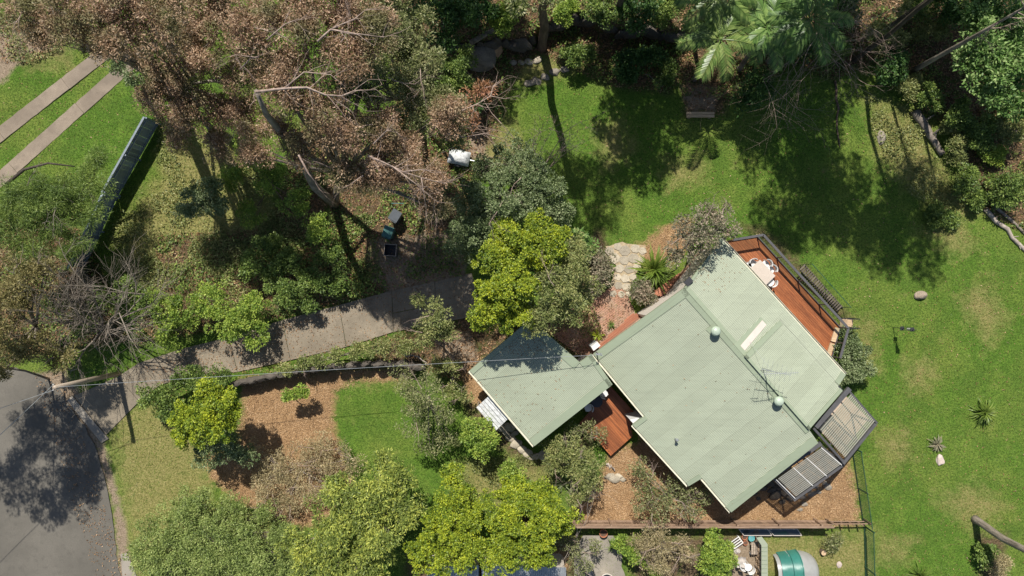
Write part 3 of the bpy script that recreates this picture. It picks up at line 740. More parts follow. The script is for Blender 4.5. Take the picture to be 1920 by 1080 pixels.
# service mast at the west corner
p = SW.px(1118, 660); mb = MB(); mb.tube([p-Vector((0, 0, .1)), p+Vector((0, 0, 1.5))], .03, 8); sm = mb.build('service_mast', M['steel'], house, world=True)
att = p+Vector((0, 0, 1.45)); mb = MB(); mb.beam(att+Vector((-.2, .05, 0)), att+Vector((.15, -.05, 0)), .04, .04)
for k in range(3): mb.tube([att+Vector((-.18+.12*k, .05, 0)), att+Vector((-.18+.12*k, .05, .12))], .035, 8)
mb.build('insulators', M['steel'], sm, world=True)

# ---- garage
GR = Plane(W(995, 598, 3.35), W(1100, 690, 3.35), W(881, 695, 2.6))
gc = W(1010, 720)
garage = thing('garage', 'square garage under a pale green single-slope roof, partly shaded by the yellow-green tree', 'garage', (gc.x, gc.y, 0)); house_cur = garage
gp = [(881, 695), (995, 598), (1087, 680), (1109, 664), (1148, 721), (1002, 836)]
corrugated('roof', GR, gp, ((995, 598), (881, 695)), M['roof'], garage)
bargeset(GR, (881, 695), (995, 598), .26, -1); bargeset(GR, (1148, 721), (1002, 836), .46, -1)
bargeset(GR, (995, 598), (1087, 680), .46, -1); bargeset(GR, (1087, 680), (1109, 664), .40, -1); bargeset(GR, (1109, 664), (1148, 721), .22, -1)
gutter_run('gutter', GR, (881, 695), (1002, 836), garage, 1)
gg = [(GR.px(*q).x, GR.px(*q).y) for q in gp]
gw = off(gg, [.3, .3, .3, .35, .4, .45]); walls('wall', gw, [GR], M['cream'], garage)
opening('window', gw[5], gw[0], .9, 2.0, .2, .4, garage, outw(5, gw)); opening('garage_door', gw[0], gw[1], .0, 2.2, .15, .75, garage, outw(0, gw))
# slatted white lean-to against its south-west wall
lt = [(917, 742), (954, 784), (930, 807), (893, 764)]
lp = Plane(W(917, 742, 2.2), W(954, 784, 2.2), W(893, 764, 1.9)); lc = W(922, 775)
lean = thing('lean_to', 'low white lean-to of five weathered boards against the garage wall', 'lean-to', (lc.x, lc.y, 0))
a0, a1, b1, b0_ = [lp.px(*q) for q in lt]
for k in range(5):
    t0, t1 = k/5+.012, (k+1)/5-.012; mb = MB(); vs = [a0.lerp(b0_, t0), a1.lerp(b1, t0), a1.lerp(b1, t1), a0.lerp(b0_, t1)]
    if sum(0 for _ in vs) == 0: mb.add([v for v in vs]+[v-Vector((0, 0, .03)) for v in vs], [(3, 2, 1, 0), (4, 5, 6, 7), (0, 1, 5, 4), (1, 2, 6, 5), (2, 3, 7, 6), (3, 0, 4, 7)])
    mb.build('roof_board', M['weather'], lean, world=True)
for q in (b1, b0_, a0, a1): 
    x = q.lerp((a0+b1)/2, .06); MB().beam(Vector((x.x, x.y, 0)), x-Vector((0, 0, .04)), .08, .08).build('post', M['oldwood'], lean, world=True)
MB().beam(b0_.lerp(b1, .04)-Vector((0, 0, .09)), b1.lerp(b0_, .04)-Vector((0, 0, .09)), .06, .1).build('beam', M['oldwood'], lean, world=True)

# ---- pergolas
def pergola(name, label, px, hs, prefix, sheetmat, ribmat, rib_step, cross, bandw, cat='pergola', gaps=()):
    c = W(sum(x for x, y in px)/4, sum(y for x, y in px)/4)
    t = thing(name, label, cat, (c.x, c.y, 0))
    P = [W(x, y, h) for (x, y), h in zip(px, hs)]     # a->b along the house, c outer next to b, d outer next to a
    a, b_, c_, d = P
    pl = Plane(a, b_, d)
    # edge beams
    for (u_, v_), bw_ in (((a, b_), bandw*1.25), ((b_, c_), bandw*.5), ((c_, d), bandw*.8), ((d, a), bandw*.6)):
        dz = Vector((0, 0, -.13)); dd = (v_-u_).normalized()*bw_/2
        MB().beam(u_+dz+dd*.98, v_+dz+dd*.98, bw_, .16).build('edge_beam', M['greyband'], t, world=True)
    K = cross
    for k in range(1, K):
        s0, s1 = a.lerp(b_, k/K), d.lerp(c_, k/K)
        MB().beam(s0-Vector((0, 0, .2)), s1-Vector((0, 0, .2)), .05, .12).build('rafter', M['greyband'], t, world=True)
    for k in range(2, 3):
        s0, s1 = a.lerp(d, k/4), b_.lerp(c_, k/4); MB().beam(s0-Vector((0, 0, .11)), s1-Vector((0, 0, .11)), .04, .05).build('purlin', M['greyband'], t, world=True)
    # sheeting in three sheets with raised ribs along a->b
    L = (d-a).length; nrib = int(L/rib_step); e0 = bandw*1.0/L; nS = 3
    for s_ in range(nS):
        t0, t1 = (s_/nS)*(1-2*e0)+e0+.002, ((s_+1)/nS)*(1-2*e0)+e0-.002; mb = MB(); up = Vector((0, 0, .02+.006*s_))
        f0 = bandw/(b_-a).length
        A0, A1, A2, A3 = [p_+up for p_ in (a.lerp(b_, f0).lerp(d.lerp(c_, f0), t0), a.lerp(b_, 1-f0*.3).lerp(d.lerp(c_, 1-f0*.3), t0), a.lerp(b_, 1-f0*.3).lerp(d.lerp(c_, 1-f0*.3), t1), a.lerp(b_, f0).lerp(d.lerp(c_, f0), t1))]
        mb.add([A0, A1, A2, A3], [(0, 1, 2, 3)]); sh = mb.build('roof_sheet', sheetmat, t, world=True)
        mb = MB(); nr = max(2, nrib//nS)
        for k in range(nr):
            q = (k+.5)/nr; mb.beam(A0.lerp(A3, q)+Vector((0, 0, .012)), A1.lerp(A2, q)+Vector((0, 0, .012)), .022, .02)
        mb.build('ribs', ribmat, sh, world=True)
    # fixing battens with pale screws
    for k in gaps:
        s0, s1 = a.lerp(b_, k).lerp(d.lerp(c_, k), .08), a.lerp(b_, k).lerp(d.lerp(c_, k), .94); MB().beam(s0+Vector((0, 0, .05)), s1+Vector((0, 0, .05)), .035, .014).build('batten', M['white'], t, world=True)
    for q in (c_, d):
        x = q.lerp((a+c_)/2, .05); MB().beam(Vector((x.x, x.y, 0)), x-Vector((0, 0, .2)), .1, .1).build('post', M['greyband'], t, world=True)
    return t
pergola('pergola', 'lean-to pergola with clear ribbed sheets on the east corner, edged in dark grey', [(1528, 805), (1592, 732), (1645, 793), (1584, 868)], [3.1, 3.1, 2.75, 2.75], '', M['poly'], M['polyrib'], .14, 4, .2)
pergola('pergola', 'smaller pergola with brown tinted ribbed sheets and white battens beside the mulch bed', [(1449, 896), (1538, 834), (1583, 872), (1491, 938)], [2.8, 2.8, 2.5, 2.5], '', M['polytint'], M['polyrib2'], .11, 4, .17, gaps=(.02, .38, .66, .97))

# ------------------------------------------------------------------ decks (each board is an object)
def clip_line(poly, p, d):
    ts = []
    for i in range(len(poly)):
        a = poly[i]; b_ = poly[(i+1) % len(poly)]; e = (b_[0]-a[0], b_[1]-a[1]); den = d[0]*e[1]-d[1]*e[0]
        if abs(den) < 1e-9: continue
        t = ((a[0]-p[0])*e[1]-(a[1]-p[1])*e[0])/den; s_ = ((a[0]-p[0])*d[1]-(a[1]-p[1])*d[0])/den
        if 0 <= s_ < 1: ts.append(t)
    return (min(ts), max(ts)) if len(ts) >= 2 else None
def deck(name, label, px, h, dirpx, bw, mat, hframe=True, cat='deck', bn='deck_board'):
    P = [W(x, y, h) for x, y in px]; poly = [(p.x, p.y) for p in P]
    c = sum(P, Vector())/len(P); t = thing(name, label, cat, (c.x, c.y, 0))
    u = W(*dirpx[1], h)-W(*dirpx[0], h); u.normalize(); v = Vector((-u.y, u.x, 0))
    vs = [(p-P[0]).dot(v) for p in P]; v0, v1 = min(vs), max(vs); n = int(round((v1-v0)/bw)); bw = (v1-v0)/n
    cache = {}
    for k in range(n):
        s_ = v0+(k+.5)*bw; o = P[0]+v*s_; r_ = clip_line(poly, (o.x, o.y), (u.x, u.y))
        if not r_: continue
        # full run, cut at joints
        L0, L1 = r_; cuts = [L0]
        if L1-L0 > 4.5: cuts.append(L0+(L1-L0)*(.5+.12*((k % 3)-1)))
        cuts.append(L1)
        for a, b_ in zip(cuts[:-1], cuts[1:]):
            L = b_-a-.006; key = round(L, 2)
            if key not in cache: cache[key] = MB().box((0, 0, 0), (L, bw-.007, .03)).mesh(bn, mat)
            q = o+u*((a+b_)/2); ob = link(bn, cache[key], t); ob.location = (q.x-t.location.x, q.y-t.location.y, h-.015+random.uniform(-.0015, .0015)); ob.rotation_euler = (0, 0, math.atan2(u.y, u.x))
    if hframe:
        mb = MB(); ins = off(poly, .12)
        for i in range(len(ins)):
            a, b_ = ins[i], ins[(i+1) % len(ins)]; mb.beam(Vector((*a, h-.11)), Vector((*b_, h-.11)), .05, .15)
        mb.build('frame', M['oldwood'], t, world=True)
        for p_ in ins: MB().beam(Vector((*p_, 0)), Vector((*p_, h-.19)), .09, .09).build('stump', M['oldwood'], t, world=True)
    return t, poly
DH = 1.05
ndeck, npoly = deck('deck', 'long red-brown deck along the north-east side of the house, railed with glass', [(1352, 455), (1374, 448), (1420, 441), (1577, 613), (1561, 668), (1545, 668)], DH, ((1420, 441), (1577, 613)), .115, M['deck'])
cdk, cpoly = deck('deck', 'square red-brown deck between the garage and the house, half in shadow', [(1086, 794), (1146, 725), (1190, 775), (1183, 799), (1186, 818), (1145, 855)], .45, ((1092, 795), (1144, 853)), .105, M['deck'])
wk1, _ = deck('walkway', 'narrow red-brown timber walkway under the green barge, beside the brick paving', [(1114, 655), (1186, 588), (1208, 588), (1214, 600), (1125, 668)], .35, ((1114, 662), (1205, 590)), .10, M['walk'], cat='walkway', bn='walkway_board')
wk2, _ = deck('walkway', 'raised red-brown timber landing with dark edge below the strappy plant', [(1221, 553), (1237, 538), (1283, 507), (1284, 518), (1244, 556)], .7, ((1230, 549), (1281, 512)), .10, M['walk'], cat='walkway', bn='walkway_board')
MB().beam(W(1244, 557, .68), W(1284, 519, .68), .16, .2).build('edge_board', M['black'], wk2, world=True)
# railing of the long deck: posts, top rail and glass sheets
rc = W(1500, 540, DH); rail = thing('railing', 'dark grey railing with glass panels round the long deck', 'railing', (rc.x, rc.y, DH))
RP = [(1364, 452), (1419, 443), (1456, 483.5), (1495, 526.5), (1535, 570.5), (1574, 613.5), (1567, 641), (1559, 668)]
rp = [W(x, y, DH) for x, y in RP]; up = Vector((0, 0, 1.0))
for i, p in enumerate(rp): MB().beam(p-Vector((0, 0, .0)), p+up, .06, .06).build('post', M['greyband'], rail, world=True)
for a, b_ in ((0, 1), (1, 5), (5, 7)):
    MB().beam(rp[a]+up*1.03, rp[b_]+up*1.03, .13, .05).build('top_rail', M['greyband'], rail, world=True)
    MB().beam(rp[a]+Vector((0, 0, .09)), rp[b_]+Vector((0, 0, .09)), .05, .04).build('bottom_rail', M['greyband'], rail, world=True)
for i in range(5):
    d = (rp[i+1]-rp[i]).normalized(); a = rp[i]+d*.06+Vector((0, 0, .52)); b_ = rp[i+1]-d*.06+Vector((0, 0, .52))
    MB().beam(a, b_, .01, .78).build('glass_panel', M['glass'], rail, world=True)
# two stone-topped ledges at the deck's end
for k, (a, b_) in enumerate((((1574, 615), (1566, 641)), ((1565, 644), (1557, 668)))):
    p, q = W(*a, DH), W(*b_, DH); o = Vector((-.16, .02, .06)); MB().beam(p+o, q+o, .26, .10).build('bench_ledge', M['lightwood'], ndeck, world=True)
# side stair beyond the railing
stc = W(1587, 608); st_ = thing('stair', 'small timber stair with black handrail at the far end of the long deck', 'stair', (stc.x, stc.y, 0))
for k in range(4):
    z = .85-.22*k; x0 = 1579+5.2*k; P0, P1 = W(x0, 598, z), W(x0, 613, z); MB().beam(P0, P1, .27, .04).build('tread', M['lightwood'], st_, world=True)
for yy in (597, 614):
    a, b_ = W(1576, yy, 1.0), W(1597, yy, .2); MB().beam(a+Vector((0, 0, .95)), b_+Vector((0, 0, .95)), .05, .05).build('handrail', M['black'], st_, world=True)
    MB().beam(a+Vector((0, 0, -.1)), b_+Vector((0, 0, -.1)), .05, .2).build('stringer', M['black'], st_, world=True)
    MB().beam(Vector((b_.x, b_.y, 0)), b_+Vector((0, 0, .95)), .05, .05).build('post', M['black'], st_, world=True)
# slatted ramp running down beside the deck
rcp = W(1545, 555); ramp_ = thing('ramp', 'narrow slatted timber ramp running down outside the long deck', 'ramp', (rcp.x, rcp.y, 0))
a, b_ = W(1500, 506, .75), W(1572, 586, .15); d = (b_-a).normalized(); s_ = Vector((d.y, -d.x, 0)); s_ = s_ if s_.x > 0 else -s_
n = 22
slat = MB().box((0, 0, 0), (.42, .085, .025)).mesh('slat', M['darkslat'])
for k in range(n):
    q = a.lerp(b_, k/n)+s_*.21; o = link('slat', slat, ramp_); o.location = (q.x-ramp_.location.x, q.y-ramp_.location.y, q.z); o.rotation_euler = (0, 0, math.atan2(s_.y, s_.x))
for e in (.02, .40): MB().beam(a+s_*e-Vector((0, 0, .07)), b_+s_*e-Vector((0, 0, .07)), .04, .1).build('stringer', M['black'], ramp_, world=True)
MB().beam(a+s_*.44+Vector((0, 0, .9)), b_+s_*.44+Vector((0, 0, .9)), .03, .03).build('handrail', M['fencegreen'], ramp_, world=True)
for k in (0, .5, 1): q = a.lerp(b_, k)+s_*.44; MB().beam(Vector((q.x, q.y, 0)), q+Vector((0, 0, .9)), .03, .03).build('post', M['fencegreen'], ramp_, world=True)

# ------------------------------------------------------------------ table and chairs on the long deck
def chair(name, label, loc, rz, mat, group=None, z=0.0, sc=1.0):
    t = thing(name, label, 'chair', loc, rz, group)
    for sx in (-1, 1):
        for sy in (-1, 1): MB().beam((.19*sx*sc, .19*sy*sc, 0), (.17*sx*sc, .17*sy*sc, .44), .025, .025).build('leg', mat, t)
    seat = [(.22*math.cos(a)*(1 if abs(math.cos(a)) < .8 else .95)*sc, .22*math.sin(a)*sc) for a in np.linspace(0, 2*math.pi, 14, endpoint=False)]
    MB().prism(seat, .43, .46).build('seat', mat, t)
    mb = MB(); A = np.linspace(math.radians(115), math.radians(245), 8); lo = [Vector((.24*math.cos(a)*sc, .24*math.sin(a)*sc, .5)) for a in A]; hi = [Vector((.28*math.cos(a)*sc, .27*math.sin(a)*sc, .82)) for a in A]
    for k in range(7): mb.beam((lo[k]+hi[k])/2-(hi[k]-lo[k])*.0+Vector((0, 0, 0)), (lo[k+1]+hi[k+1])/2, .012, .30)
    mb.build('backrest', mat, t)
    mb = MB(); mb.tube([h_ for h_ in hi], .014, 6); mb.build('back_rim', mat, t)
    return t
tz = DH
tb = [(1375+(551-551)/6.35, 0)]
def cz(x, y): return 1320+x/6.353, 420+y/6.353
T4 = [cz(665, 428), cz(850, 622), cz(728, 738), cz(550, 530)]
P4 = [W(x, y, tz+.75) for x, y in T4]; ctr = sum(P4, Vector())/4; ang = math.atan2((P4[1]-P4[0]).y, (P4[1]-P4[0]).x)
L1 = (P4[1]-P4[0]).length; L2 = (P4[2]-P4[1]).length
tab = thing('dining_table', 'cream rectangular outdoor table at the roof edge of the long deck', 'table', (ctr.x, ctr.y, tz), ang)
MB().box((0, 0, .735), (L1, L2, .035)).build('tabletop', M['offwhite'], tab)
MB().box((0, 0, .69), (L1*.85, L2*.8, .05)).build('apron', M['white'], tab)
for sx in (-1, 1):
    for sy in (-1, 1): MB().beam((sx*L1*.43, sy*L2*.4, 0), (sx*L1*.43, sy*L2*.4, .7), .05, .05).build('leg', M['white'], tab)
for (cx_, cy_, ra, lab) in ((745, 480, 35, 'white shell chair on the railing side of the cream table, nearer its north end'), (805, 545, 35, 'white shell chair on the railing side of the cream table, nearer its middle'),
                        (590, 470, 115, 'white shell chair at the north end of the cream table'), (805, 695, -40, 'white shell chair at the south-east end of the cream table'), (535, 505, 200, 'white chair half under the roof edge by the cream table')):
    x, y = cz(cx_, cy_); p = W(x, y, tz+.6); chair('deck_chair', lab, (p.x, p.y, tz), math.radians(ra)+math.pi, M['white'], 'white chairs round the cream table')
# courtyard bistro set
for (x, y, ra, lab) in ((1133, 738, 30, 'patterned white bistro chair nearest the garage roof corner on the shaded deck'), (1103, 765, 200, 'patterned white bistro chair west of the round black table')):
    p = W(x, y, .95); chair('bistro_chair', lab, (p.x, p.y, .45), math.radians(ra), M['white'], 'bistro chairs on the shaded deck')
p = W(1119, 753, 1.15); bt_ = thing('round_table', 'round black bistro table in the shade between the two chairs', 'table', (p.x, p.y, .45))
MB().prism([(.33*math.cos(a), .33*math.sin(a)) for a in np.linspace(0, 2*math.pi, 24, endpoint=False)], .70, .72).build('tabletop', M['black'], bt_)
MB().tube([(0, 0, .02), (0, 0, .7)], .03, 8).build('pedestal', M['black'], bt_); MB().prism([(.2*math.cos(a), .2*math.sin(a)) for a in np.linspace(0, 2*math.pi, 16, endpoint=False)], 0, .025).build('base', M['black'], bt_)
# ------------------------------------------------------------------ foliage engine
def unit(n, r): v = r.normal(size=(n, 3)); return v/np.linalg.norm(v, axis=1)[:, None]
def leaf_quads(P, out, L, Wd, r, up=.55, jit=.8, droop=0.0):
    """P: leaf bases; out: outward directions"""
    n = len(P); ax = out*.7+r.normal(size=(n, 3))*jit*.6; ax[:, 2] -= droop; ax /= np.linalg.norm(ax, axis=1)[:, None]+1e-9
    nr = out*.5+r.normal(size=(n, 3))*.45; nr[:, 2] += up; nr -= ax*(nr*ax).sum(1)[:, None]; nr /= np.linalg.norm(nr, axis=1)[:, None]+1e-9
    sd_ = np.cross(nr, ax); l = L*r.uniform(.6, 1.35, (n, 1)); w_ = Wd*r.uniform(.7, 1.25, (n, 1))*.5
    V = np.stack([P, P+ax*l*.45+sd_*w_, P+ax*l, P+ax*l*.45-sd_*w_], 1)
    return V.reshape(-1, 3)
def fillpoly_px(poly, n, r):
    P = wpoly(poly); lo, hi = P.min(0), P.max(0); out = np.zeros((0, 2))
    while len(out) < n:
        q = r.uniform(lo, hi, (n*3, 2)); out = np.vstack([out, q[sdist(q[:, 0], q[:, 1], P) > 0]])
    return out[:n]

class Kind:
    def __init__(s, mat, L, Wd, cr, cpm, npc, up=.55, jit=.8, droop=0.0, flat=.75, bark='brown', lump=5.0):
        s.mat = mat; s.L = L; s.W = Wd; s.cr = cr; s.cpm = cpm; s.npc = npc; s.up = up; s.jit = jit; s.droop = droop; s.flat = flat; s.bark = bark; s.lump = lump
K_ = {
 'rust':  Kind('rust', .125, .042, .40, 7.2, 150, up=.45, jit=1.1, droop=.15, flat=.8, bark='grey', lump=4.5),
 'rusty': Kind('rusty', .19, .05, .42, 3.0, 100, up=.3, jit=1.1, droop=.2, bark='pink'),
 'olive': Kind('olive', .13, .052, .40, 5.2, 130, up=.5, bark='grey'),
 'grey':  Kind('grey', .11, .062, .28, 7.5, 100, up=.6, bark='grey'),
 'yellow': Kind('yellow', .105, .07, .24, 9.5, 110, up=.8, jit=.7, bark='brown', lump=6.0),
 'lime':  Kind('lime', .12, .06, .26, 8, 100, up=.7, bark='brown'),
 'mix':   Kind('mix', .14, .055, .30, 6, 95, up=.6, bark='grey'),
 'mid':   Kind('mid', .13, .065, .28, 7, 90, up=.6, bark='brown'),
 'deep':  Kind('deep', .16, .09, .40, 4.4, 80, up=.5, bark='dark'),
 'big':   Kind('magnolia', .18, .055, .34, 6.5, 90, up=.85, bark='grey'),
 'pale':  Kind('pale', .22, .11, .42, 3.6, 75, up=.6, bark='grey'),
 'feather': Kind('mid', .20, .022, .42, 6.0, 170, up=.2, jit=1.2, droop=.3, bark='dark'),
 'sparse': Kind('olive', .13, .05, .34, 3.0, 60, up=.5, bark='grey'),
 'verge': Kind('verge', .11, .045, .30, 8.5, 100, up=.6, bark='grey'),
 'pink':  Kind('pink', .14, .06, .36, 4.0, 80, up=.6, bark='grey'),
 'gold':  Kind('gold', .16, .05, .38, 4.0, 110, up=.4, bark='grey'),
 'dry':   Kind('dry', .13, .035, .34, 3.2, 70, up=.4, bark='white'),
}
def branch(mb, p, d, L, r0, depth, r, spread=.7, n=3, droop=0.0, seg=4):
    pts = [p]; q = p.copy(); dd = d.normalized()
    for k in range(seg):
        dd = (dd+Vector(r.normal(size=3))*.16+Vector((0, 0, -droop*.1))).normalized(); q = q+dd*(L/seg); pts.append(q.copy())
    mb.tube(pts, [r0*(1-.6*k/seg) for k in range(seg+1)], 5 if r0 > .02 else 3, cap=False)
    if depth > 0:
        for k in range(n):
            t = .35+.65*(k+1)/n; i = min(seg, int(t*seg)); nd = (dd+Vector(r.normal(size=3))*spread).normalized()
            branch(mb, pts[i], nd, L*.62, r0*.5, depth-1, r, spread, n, droop, 3)
    return pts
COUNT = [0]
def plant(name, label, cat, base, lobes, kind, trunk=.10, bare=0, group=None, dens=1.0, seed=None, limb=True, parts=('trunk', 'crown'), lean=None, twig_len=1.0, extra=None):
    """lobes: (px, py, radius px, height of lobe centre, vertical half-depth)"""
    COUNT[0] += 1; r = np.random.default_rng(seed or COUNT[0]*13+5); k = K_[kind]
    b = gpt(*base); t = thing(name, label, cat, b, 0, group)
    mb = MB(); zt = [l[3]+b.z for l in lobes]
    cs = [W(l[0], l[1], l[3]+b.z) for l in lobes]; cmean = sum(cs, Vector())/len(cs); zf = b.z+(min(zt)-b.z)*.45
    fork = Vector((b.x*.55+cmean.x*.45, b.y*.55+cmean.y*.45, zf))
    m1 = (b+fork)/2+Vector((r.normal()*.08, r.normal()*.08, 0))*zf
    mb.tube([b-Vector((0, 0, .1)), m1, fork], [trunk*1.15, trunk*.9, trunk*.75], 8)
    cl = []
    for li, (l, c) in enumerate(zip(lobes, cs)):
        rad = l[2]/PPM*(H-c.z)/H; rz = l[4] if len(l) > 4 else rad*.7
        n = max(6, int(math.pi*rad*rad*k.cpm*dens)+2)
        ms = max(3, int(rad*rad*k.lump)+1) if rad > .45 else 3; ds = unit(ms, r); ds[:, 2] = np.abs(ds[:, 2])*1.1-.1
        fs = r.uniform(.25, 1, (ms, 1))**.5; srad = min(.55, rad*.5)*r.uniform(.7, 1.25, ms); pick = r.integers(0, ms, n)
        dl = unit(n, r); dl[:, 2] = np.where(r.random(n) < .8, np.abs(dl[:, 2]), dl[:, 2])
        d = ds[pick]; ph = np.arctan2(d[:, 1], d[:, 0]); q = r.uniform(0, 6, 4)
        irr = 1+.14*np.sin(ph*2+q[0])+.11*np.sin(ph*3+q[1])+.09*np.sin(ph*5+q[2])+.05*np.sin(ph*9+q[3])
        f = fs[pick, 0]; R_ = np.maximum(rad-srad[pick]*.75, rad*.3); g_ = srad[pick]*r.uniform(.55, 1, n)*.8
        P = np.stack([c.x+d[:, 0]*R_*f*irr+dl[:, 0]*g_, c.y+d[:, 1]*R_*f*irr+dl[:, 1]*g_, c.z+d[:, 2]*rz*f+dl[:, 2]*g_*.9], 1)
        un = r.random(n) < .5; d2 = unit(n, r); d2[:, 2] = np.abs(d2[:, 2]); f2 = r.uniform(.15, 1, n)**.5; ph2 = np.arctan2(d2[:, 1], d2[:, 0]); irr2 = 1+.12*np.sin(ph2*2+q[0])+.12*np.sin(ph2*5+q[1])+.08*np.sin(ph2*9+q[2])
        P2 = np.stack([c.x+d2[:, 0]*(rad-.2*k.cr)*f2*irr2, c.y+d2[:, 1]*(rad-.2*k.cr)*f2*irr2, c.z+d2[:, 2]*rz*f2*.75], 1); P = np.where(un[:, None], P2, P)
        P[:, 2] = np.maximum(P[:, 2], terrain(P[:, 0], P[:, 1])+.12)
        cl.append(P)
        # limbs
        if limb:
            mid = fork.lerp(c, .5)+Vector(r.normal(size=3))*rad*.12
            cc = Vector((c.x, c.y, c.z-rz*.2)); mb.tube([fork, mid, cc], [trunk*.62, trunk*.42, trunk*.25], 6)
            for i in r.permutation(n)[:min(n, 9+int(rad*4))]:
                e = Vector(P[i]); s_ = cc if r.random() < .6 else mid; mm = s_.lerp(e, .5)+Vector(r.normal(size=3))*.14
                mb.tube([s_, mm, e], [trunk*.2, trunk*.12, .008], 4, cap=False)
    if extra: extra(mb, fork, r)
    mb.build(parts[0], B_[k.bark], t, smooth=True, world=True)
    P = np.vstack(cl)
    nl = int(k.npc*(1.0 if dens >= 1 else .9)); crr = k.cr*r.uniform(.65, 1.25, len(P))
    base_ = np.repeat(P, nl, 0); cr = np.repeat(crr, nl)[:, None]; o = unit(len(base_), r); o[:, 2] = np.where(r.random(len(o)) < .72, np.abs(o[:, 2]), o[:, 2])
    off_ = o*cr*(r.uniform(.35, 1, (len(o), 1))**.5); off_[:, 2] *= k.flat
    V = leaf_quads(base_+off_, o, k.L, k.W, r, k.up, k.jit, k.droop)
    link(parts[1], npmesh(parts[1], V, 4, L_[k.mat]), t, world=True)
    if bare:
        mb = MB()
        for i in range(bare):
            c = cs[i % len(cs)]; l = lobes[i % len(cs)]; rad = l[2]/PPM*.8
            a = r.uniform(0, 6.28); d = Vector((math.cos(a), math.sin(a), r.uniform(.1, .6)))
            rz = l[4] if len(l) > 4 else rad*.7
            branch(mb, c+Vector((math.cos(a), math.sin(a), 0))*rad*.25+Vector((0, 0, rz*.8)), d, rad*.75*twig_len, .022, 3, r, .5, 3)
        tag(mb.build('bare_branches', B_['pink' if k.bark in ('grey', 'white', 'pink') else 'grey'], t, smooth=True, world=True), kind='stuff')
    return t

def trunk_tree(name, label, base, h, r0, topo, kind, crown_r, bark, lean=(0, 0), dens=1.0, seed=1, lobes=5, side=0, group=None):
    """tall tree: long clear trunk, crown at height h"""
    r = np.random.default_rng(seed); b = gpt(*base); t = thing(name, label, 'tree', b, 0, group); k = K_[kind]
    top = b+Vector((lean[0], lean[1], h)); mb = MB()
    pts = [b-Vector((0, 0, .1)), b+Vector((0, 0, .25))]+[b.lerp(top, q)+Vector((r.normal()*.12, r.normal()*.12, 0)) for q in (.2, .4, .6, .8)]+[top]
    mb.tube(pts, [r0*1.5, r0*1.12, r0, r0*.9, r0*.8, r0*.65, r0*.4], 12)
    P = []
    for i in range(lobes):
        a = 6.28*i/lobes+r.uniform(-.4, .4); e = top+Vector((math.cos(a), math.sin(a), 0))*crown_r*r.uniform(.35, .75)+Vector((0, 0, r.uniform(-.1, .35)*crown_r)); s_ = b.lerp(top, r.uniform(.72, .95))
        mb.tube([s_, s_.lerp(e, .5)+Vector((0, 0, .2)), e], [r0*.4, r0*.25, r0*.1], 6)
        rad = crown_r*r.uniform(.38, .6); n = int(3.14*rad*rad*k.cpm*dens)+4; d = unit(n, r)
        P.append(np.array(e)+d*rad*(r.uniform(.3, 1, (n, 1))**.5)*np.array([1, 1, .7]))
    mb.build('trunk', B_[bark], t, smooth=True, world=True)
    P = np.vstack(P); nl = k.npc; o = unit(len(P)*nl, r); V = leaf_quads(np.repeat(P, nl, 0)+o*k.cr*(r.uniform(.3, 1, (len(o), 1))**.5), o, k.L*1.1, k.W*1.1, r, k.up, k.jit, k.droop)
    link('crown', npmesh('crown', V, 4, L_[k.mat]), t, world=True); return t

def strap_plant(name, label, cat, c, n, L, wd, mat, h0=.3, rise=.9, group=None, seed=1, drop=.6):
    r = np.random.default_rng(seed); b = gpt(*c); t = thing(name, label, cat, b, 0, group)
    MB().tube([(0, 0, -.05), (0, 0, h0)], [.09, .06], 8).build('stem', B_['brown'], t)
    meshes = []
    for v in range(4):
        l = L*r.uniform(.8, 1.1); mb = MB(); K = 6; e = r.uniform(.3, rise)
        for k in range(K+1):
            q = k/K; x = l*q; z = e*l*q-drop*l*q*q; w_ = wd*.5*math.sin(math.pi*min(1, .12+q*.88))**.6 if q < 1 else 0.003
            mb.v += [(x, -w_, z+w_*.4), (x, 0, z), (x, w_, z+w_*.4)]
            if k: i = 3*k; mb.f += [(i-3, i, i+1, i-2), (i-2, i+1, i+2, i-1)]; mb.mi += [0, 0]
        meshes.append(mb.mesh('leaf', mat))
    for k in range(n):
        o = link('leaf', meshes[k % 4], t); q = r.random()
        o.location = (0, 0, h0*(.6+.5*q)); o.rotation_euler = (0, -q*math.radians(55), r.uniform(0, 6.28)); s_ = r.uniform(.75, 1.1)*(1-.25*q); o.scale = (s_, s_, s_)
    return t

def frond_mesh(L, arch, wl, mat, seed, nl=26):
    r = np.random.default_rng(seed); mb = MB(); pts = []
    for k in range(9):
        q = k/8; pts.append(Vector((L*(q-.12*q*q), 0, arch*L*(.75*q-1.05*q*q))))
    mb.tube(pts, [.030*(1-.8*k/8) for k in range(9)], 5)
    for s_ in (-1, 1):
        for k in range(nl):
            q = .10+.88*k/nl; i = min(7, int(q*8)); f = q*8-i; p = pts[i].lerp(pts[i+1], f); tg = (pts[i+1]-pts[i]).normalized()
            l = wl*math.sin(math.pi*(q*.86+.12))**.55*r.uniform(.85, 1.1)
            d = (tg*.75+Vector((0, s_, 0))*.8+Vector((0, 0, -.28+r.normal()*.06))).normalized(); nn = Vector((0, 0, 1)).cross(d).normalized()*.030
            e = p+d*l+Vector((0, 0, -l*.22)); mm = p+d*l*.5
            b = len(mb.v); mb.v += [tuple(p-nn*.5), tuple(p+nn*.5), tuple(mm+nn), tuple(e), tuple(mm-nn)]; mb.f += [(b, b+1, b+2, b+4), (b+4, b+2, b+3)]; mb.mi += [0, 0]
    return mb.mesh('frond', mat)
